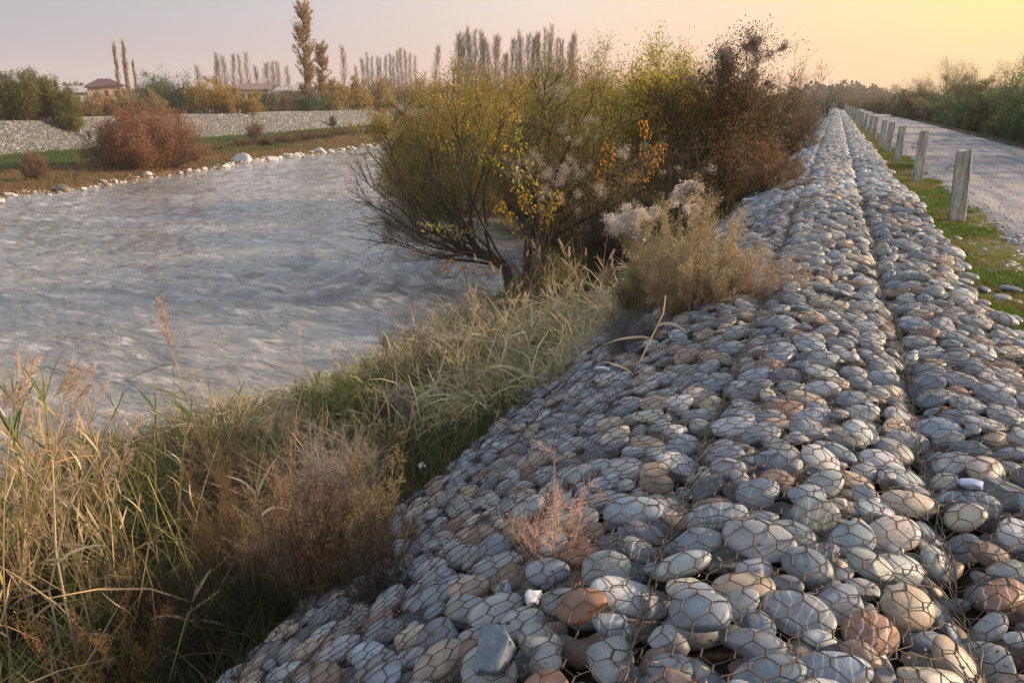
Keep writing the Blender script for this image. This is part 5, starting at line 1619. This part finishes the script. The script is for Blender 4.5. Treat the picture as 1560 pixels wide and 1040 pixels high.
# white boulders at the far waterline
bo = []
M_WHITE = plain_mat("pale_boulder", (0.50, 0.46, 0.44), 0.85, 3, 0.15, 0.02)
def boulder(px, D, wpx, lab, name="white_boulder"):
    b = col_at(px, D)
    # slide to the waterline
    off_ = rng.normal(0.2, 0.6)
    for _ in range(30):
        X = float(far_w(b[1])) - off_
        a = proj((X, b[1], WZ))
        b[1] += (px - a[0]) * a[2] / FPX * 0.8
    b = np.array([X, b[1], WZ + 0.05])
    v, f = ICO[3]
    s_ = wid(b, wpx) / 2
    V = v.copy()
    for k in range(7):
        nr = norm(rng.normal(0, 1, 3)); d = V @ nr - rng.uniform(0.3, 0.8)
        V = V - np.maximum(d, 0)[:, None] * nr
    V = V * np.array([s_ * 1.15, s_ * rng.uniform(0.7, 1.2), s_ * rng.uniform(0.5, 0.85)])
    a_ = rng.random() * 3
    V = V @ np.array([[math.cos(a_), -math.sin(a_), 0], [math.sin(a_), math.cos(a_), 0], [0, 0, 1]])
    mb = MB(); mb.add(V, f, np.array([0.6, 0.6, 0.6]))
    o = mb.build(name, M_WHITE, None, False)
    o.location = tuple(b)
    tag(o, lab, "boulder", "white boulders along the far waterline")
    bo.append(o)
for (a, w) in [(5, 10), (16, 22), (24, 10), (36, 14), (42, 8), (55, 6), (76, 7), (88, 9), (68, 6), (126, 5), (152, 5), (180, 6), (276, 6), (290, 12), (300, 9), (310, 13), (322, 9), (332, 8), (345, 14), (352, 8), (372, 27), (387, 10), (394, 14), (402, 11), (413, 17),
               (424, 12), (436, 18), (446, 12), (455, 10), (463, 9), (474, 9), (490, 26), (502, 13), (511, 11), (520, 10), (530, 9), (541, 9), (552, 9), (562, 8), (574, 8), (586, 7), (597, 7), (608, 7)]:
    boulder(a + rng.normal(0, 2), 50, w * rng.uniform(0.75, 1.35), "white boulder at the far waterline, %s" % ("left of the red-brown shrub" if a < 150 else ("by the red-brown shrub" if a < 290 else ("right of the red-brown shrub" if a < 420 else ("below the low brown bushes" if a < 500 else "in the distance")))))
unique_labels(bo)
mb = MB()
n = 1300
Y = 18 + 110 * rng.random(n) ** 1.2
X = far_w(Y) + rng.normal(-0.15, 0.45, n)
v, f = ICO[1]
r = 0.05 * np.exp(rng.normal(0.1, 0.5, n)) * (1 + Y / 110)
V = v[None] * r[:, None, None] * np.array([1.2, 1.0, 0.6]) * (1 + 0.15 * rng.normal(0, 1, (n, len(v), 1))) + np.stack([X, Y, np.maximum(far_z(X, Y), WZ) + r * 0.1], -1)[:, None]
c = np.array([(0.50, 0.46, 0.43), (0.25, 0.21, 0.17), (0.16, 0.13, 0.10)])[rng.integers(0, 3, n)] * np.exp(rng.normal(0, 0.2, (n, 1)))
mb.add(V.reshape(-1, 3), (f[None] + (np.arange(n) * len(v))[:, None, None]).reshape(-1, 3), np.repeat(np.concatenate([c, np.zeros((n, 1))], 1), len(v), 0))
tag(mb.build("shore_rubble", MS, None, False), "small pale and brown rubble along the far waterline", "rubble", kind='stuff')

# ------------------------------------------------------------------ houses beyond the river
M_ROOF = plain_mat("dark_purple_roof", (0.085, 0.045, 0.055), 0.7, 4, 0.2); M_PINK = plain_mat("pink_wall", (0.46, 0.28, 0.22), 0.9, 2, 0.1); M_PALE = plain_mat("pale_wall", (0.42, 0.40, 0.40), 0.9, 2, 0.1)
M_GLASS = plain_mat("window_glass", (0.03, 0.035, 0.045), 0.2, 2, 0.1); M_PROOF = plain_mat("pale_sheet_roof", (0.34, 0.32, 0.33), 0.6, 3, 0.12); M_BROOF = plain_mat("brown_roof", (0.20, 0.13, 0.11), 0.7, 3, 0.12)
def pm(name, verts, faces, mat, parent):
    me = bpy.data.meshes.new(name); me.from_pydata([tuple(v) for v in verts], [], faces); me.materials.append(mat)
    o = bpy.data.objects.new(name, me); COL.objects.link(o); o.parent = parent
    return o
def boxv(x0, x1, y0, y1, z0, z1):
    return [(x0, y0, z0), (x1, y0, z0), (x1, y1, z0), (x0, y1, z0), (x0, y0, z1), (x1, y0, z1), (x1, y1, z1), (x0, y1, z1)], [(0, 1, 5, 4), (1, 2, 6, 5), (2, 3, 7, 6), (3, 0, 4, 7), (4, 5, 6, 7), (3, 2, 1, 0)]
def house(px, D, eave, ridge, wpx, depth, label, wall, roof, wins=3, ridge_k=0.35, over=0.6):
    b = col_at(px, D)
    root = empty("house", b, YAW - math.atan((px - 780) / FPX))
    tag(root, label, "house")
    w = wid(b, wpx) / 2; dp = depth / 2
    he = hgt(b, eave); hr = hgt(b, ridge)
    v, f = boxv(-w, w, -dp, dp, -1, he)
    wl = pm("wall", v, f, wall, root)
    o = over
    rv = [(-w - o, -dp - o, he - 0.1), (w + o, -dp - o, he - 0.1), (w + o, dp + o, he - 0.1), (-w - o, dp + o, he - 0.1), (-w * ridge_k, 0, hr), (w * ridge_k, 0, hr),
          (-w - o, -dp - o, he + 0.1), (w + o, -dp - o, he + 0.1), (w + o, dp + o, he + 0.1), (-w - o, dp + o, he + 0.1)]
    rf = [(0, 1, 7, 6), (1, 2, 8, 7), (2, 3, 9, 8), (3, 0, 6, 9), (6, 7, 5, 4), (8, 9, 4, 5), (7, 8, 5), (9, 6, 4), (3, 2, 1, 0)]
    pm("roof", rv, rf, roof, root)
    for k in range(wins):
        cx_ = -w + (k + 0.5) * 2 * w / wins
        zc = he - 1.7
        v, f = boxv(cx_ - 0.6, cx_ + 0.6, -dp - 0.06, -dp + 0.05, zc - 0.75, zc + 0.75)
        fr_ = pm("window", v, f, M_PALE, root)
        v, f = boxv(cx_ - 0.5, cx_ + 0.5, -dp - 0.09, -dp - 0.05, zc - 0.65, zc + 0.65)
        pm("pane", v, f, M_GLASS, fr_)
house(163, 215, 131, 120, 44, 9, "pink-walled house with dark purple hipped roof beyond the river", M_PINK, M_ROOF)
house(148, 212, 133, 126, 22, 7, "lower front wing under dark purple roof left of the pink house", M_PINK, M_ROOF, 1)
house(118, 230, 141, 131, 46, 9, "long low house with pale sheet roof left of the pink house", M_PALE, M_PROOF, 3, 0.85)
house(387, 240, 137, 127, 46, 9, "white-walled low house with brown roof behind the golden bush", M_PALE, M_BROOF, 3, 0.8)
house(440, 250, 139, 131, 36, 8, "pale blue-grey low house right of the white-walled one", M_PALE, M_PROOF, 2, 0.8)
house(348, 250, 136, 128, 20, 8, "small brown-roofed house half hidden by the golden bush", M_PINK, M_BROOF, 1, 0.5)

# far hazy trees at the end of the road and along the skyline
bump_rng(121)
fb = []
for (px, D, ty, w) in [(1246, 250, 137, 30), (1285, 330, 126, 20), (1275, 300, 134, 40), (1305, 320, 136, 36), (1330, 330, 135, 36), (1352, 320, 137, 30), (1372, 300, 138, 30), (1395, 280, 140, 34), (1225, 280, 140, 30), (1362, 380, 131, 14), (1392, 380, 133, 12)]:
    fb.append(back(px, D, ty, w * 1.3, "hazy distant tree beyond the end of the road", ((0.08, 0.08, 0.04), (0.11, 0.09, 0.05)), name="distant_tree", cat="tree", grp="hazy trees beyond the road", big=5.0, n=3000))
for (px, D, ty, w) in [(1290, 170, 150, 30), (1330, 150, 148, 36), (1310, 190, 149, 36), (1350, 120, 146, 40), (1375, 100, 143, 40), (1395, 90, 142, 40), (1350, 180, 148, 30)]:
    fb.append(back(px, D, ty, w, "low hazy bush beside the far road", ((0.10, 0.10, 0.045), (0.16, 0.12, 0.07)), name="distant_bush", cat="bush", grp="hazy trees beyond the road", big=2.4, n=4000))
unique_labels(fb)
mb = MB()
n = 30000
az_ = rng.uniform(R(-75), R(30), n)
D = rng.uniform(420, 520, n)
hmax = 5 + 7 * np.clip(fbm(az_ * 30, az_ * 0 + 5, 4) + 0.4, 0, 1)
p = np.stack([np.sin(az_) * D, np.cos(az_) * D, -2 + hmax * rng.random(n) ** 0.8], -1)
leafs(mb, p, rnd3(n), 2.6, 1.6, jit(np.array([(0.09, 0.08, 0.05), (0.14, 0.10, 0.06)]), n, 0.2))
tag(mb.build("far_wood", M_LEAF, None), "far-off belt of trees along the horizon", "wood", kind='stuff')

# ------------------------------------------------------------------ litter
bump_rng(131)
def crumple(px, py, r, flat, col, name, label, cat, rough=0.5, z=None, sub=3, el=(1, 1)):
    b = on(px, py) if z is None else at(px, py, z)
    b[2] = (drape(np.array([b[0]]), np.array([b[1]]))[0] if (b[0] > -2.9 and b[1] < 14.5) else (levee_z(b[0], b[1]) + 0.05 if b[0] > -2 else b[2])) + r * flat * 0.4
    v, f = ICO[sub]
    V = v.copy()
    nz = rng.normal(0, 1, (3,))
    for k in range(9):
        nr = norm(rng.normal(0, 1, 3)); d = V @ nr - rng.uniform(0.45, 0.8)
        V = V - np.maximum(d, 0)[:, None] * nr * 1.3
    V = V * (1 + rng.normal(0, 0.035, (len(V), 1)))
    V = V * np.array([r * el[0], r * el[1], r * flat])
    mb = MB(); mb.add(V, f, np.array([0.5] * 3))
    o = mb.build(name, plain_mat(name + "_surface", col, rough, 25, 0.25, 0.01), None, False)
    o.location = tuple(b)
    tag(o, label, cat)
    return o
crumple(812, 995, 0.045, 0.45, (0.72, 0.72, 0.72), "white_lump", "crumpled white lump of foam caught on the cobbles at the bottom", "litter", 0.8, el=(0.85, 1.3))
crumple(1468, 822, 0.05, 0.5, (0.35, 0.42, 0.62), "plastic_bag", "crumpled blue-white plastic scrap right of the dark seam", "litter", 0.35, el=(1.4, 0.8))
crumple(1148, 321, 0.16, 0.35, (0.45, 0.60, 0.72), "plastic_scrap", "pale blue plastic scrap on the cobbles below the dark brown shrub", "litter", 0.4, el=(1.6, 0.5))
crumple(1302, 292, 0.12, 0.35, (0.05, 0.09, 0.22), "plastic_scrap", "dark blue scrap in the seam far down the cobbles", "litter", 0.4, el=(1.1, 0.7))
crumple(1346, 283, 0.10, 0.4, (0.6, 0.6, 0.6), "white_scrap", "small white scrap on the cobbles left of the second post", "litter", 0.7)
crumple(922, 612, 0.06, 0.4, (0.62, 0.68, 0.75), "white_scrap", "pale bluish scrap at the upper edge of the slope cobbles", "litter", 0.6, el=(1.5, 0.7))
mb = MB()
n = 5200
X = rng.uniform(-2.7, 1.4, n); Y = 1.4 * (14 / 1.4) ** rng.random(n)
Z = drape(X, Y) - np.where(rng.random(n) < 0.35, 0.0, rng.uniform(0.01, 0.05, n))
dd3 = rnd3(n); dd3[:, 2] *= 0.25
leafs(mb, np.stack([X, Y, Z], -1), dd3, rng.uniform(0.008, 0.03, n), rng.uniform(0.004, 0.012, n), jit(np.array([(0.30, 0.18, 0.10), (0.40, 0.30, 0.18), (0.16, 0.10, 0.06)]), n, 0.3))
n = 1100
X = rng.uniform(-2.7, 1.4, n); Y = 1.4 * (14 / 1.4) ** rng.random(n)
dd3 = rnd3(n); dd3[:, 2] *= 0.15
Pq = poly(np.stack([X, Y, drape(X, Y) - 0.004], -1), dd3, rng.uniform(0.03, 0.14, n), 4, (0, 0, 0), 0.15)
Pq[..., 2] = drape(Pq[..., 0], Pq[..., 1]) + 0.001
tubes(mb, Pq, 0.0013, 0.0008, np.array([0.33, 0.25, 0.17]), 3)
tag(mb.build("leaf_litter", M_DRY, None), "bits of dry leaf and straw caught among the cobbles", "litter", kind='stuff')
# white cup on the grass
b = on(643, 733)
root_c = None
bm = bmesh.new()
seg = 20
prof = [(0.030, 0.0), (0.040, 0.085), (0.042, 0.088), (0.040, 0.089), (0.0375, 0.086), (0.028, 0.004)]
rings = []
for (r_, z_) in prof:
    rings.append([bm.verts.new((r_ * math.cos(2 * math.pi * k / seg), r_ * math.sin(2 * math.pi * k / seg), z_)) for k in range(seg)])
for a, c_ in zip(rings, rings[1:]):
    for k in range(seg):
        bm.faces.new((a[k], a[(k + 1) % seg], c_[(k + 1) % seg], c_[k]))
bm.faces.new(rings[0][::-1]); bm.faces.new(rings[-1])
me = bpy.data.meshes.new("paper_cup"); bm.to_mesh(me); bm.free(); me.materials.append(plain_mat("white_cup_surface", (0.75, 0.75, 0.77), 0.5, 10, 0.08))
o = bpy.data.objects.new("paper_cup", me); COL.objects.link(o); o.location = (b[0], b[1], b[2] + 0.16); o.rotation_euler = (R(100), R(10), R(40))
tag(o, "white paper cup lying on the green grass at the foot of the cobbles", "cup")
# angular dark slab
b = at(755, 995, -0.1)
zz = float(drape(np.array([b[0]]), np.array([b[1]]))[0])
v, f = ICO[3]
V = v.copy()
for nr, c_ in (((0, 0, 1), .25), ((0, 0, -1), .25), ((1, .2, 0), .6), ((-1, .5, 0), .55), ((-.3, -1, 0), .8), ((.5, 1, 0), .8), ((.9, -.8, .2), .5)):
    nr = norm(np.array(nr, float)); d = V @ nr - c_
    V = V - np.maximum(d, 0)[:, None] * nr
mb = MB(); mb.add(V * 0.10, f, np.append(np.array([0.12, 0.15, 0.18]), 0.1))
o = mb.build("angular_slab", MS, None, False); o.location = (b[0], b[1], zz + 0.004); o.rotation_euler = (0.35, -0.45, 0.5); tag(o, "dark angular slate slab lying on the wire left of the white lump", "rock")

# ------------------------------------------------------------------ air
m = bpy.data.materials.new("haze_air"); m.use_nodes = True; t = m.node_tree; t.nodes.clear()
o_ = N(t, 'ShaderNodeOutputMaterial'); pv = N(t, 'ShaderNodeVolumePrincipled')
pv.inputs['Color'].default_value = (0.98, 0.93, 0.90, 1); pv.inputs['Density'].default_value = 0.00042
t.links.new(pv.outputs[0], o_.inputs['Volume'])
v, f = boxv(-1150, 720, -120, 830, -8, 42)
h = pm("haze", v, f, m, None)
tag(h, "thin evening haze over the river and road", "haze", kind='stuff')
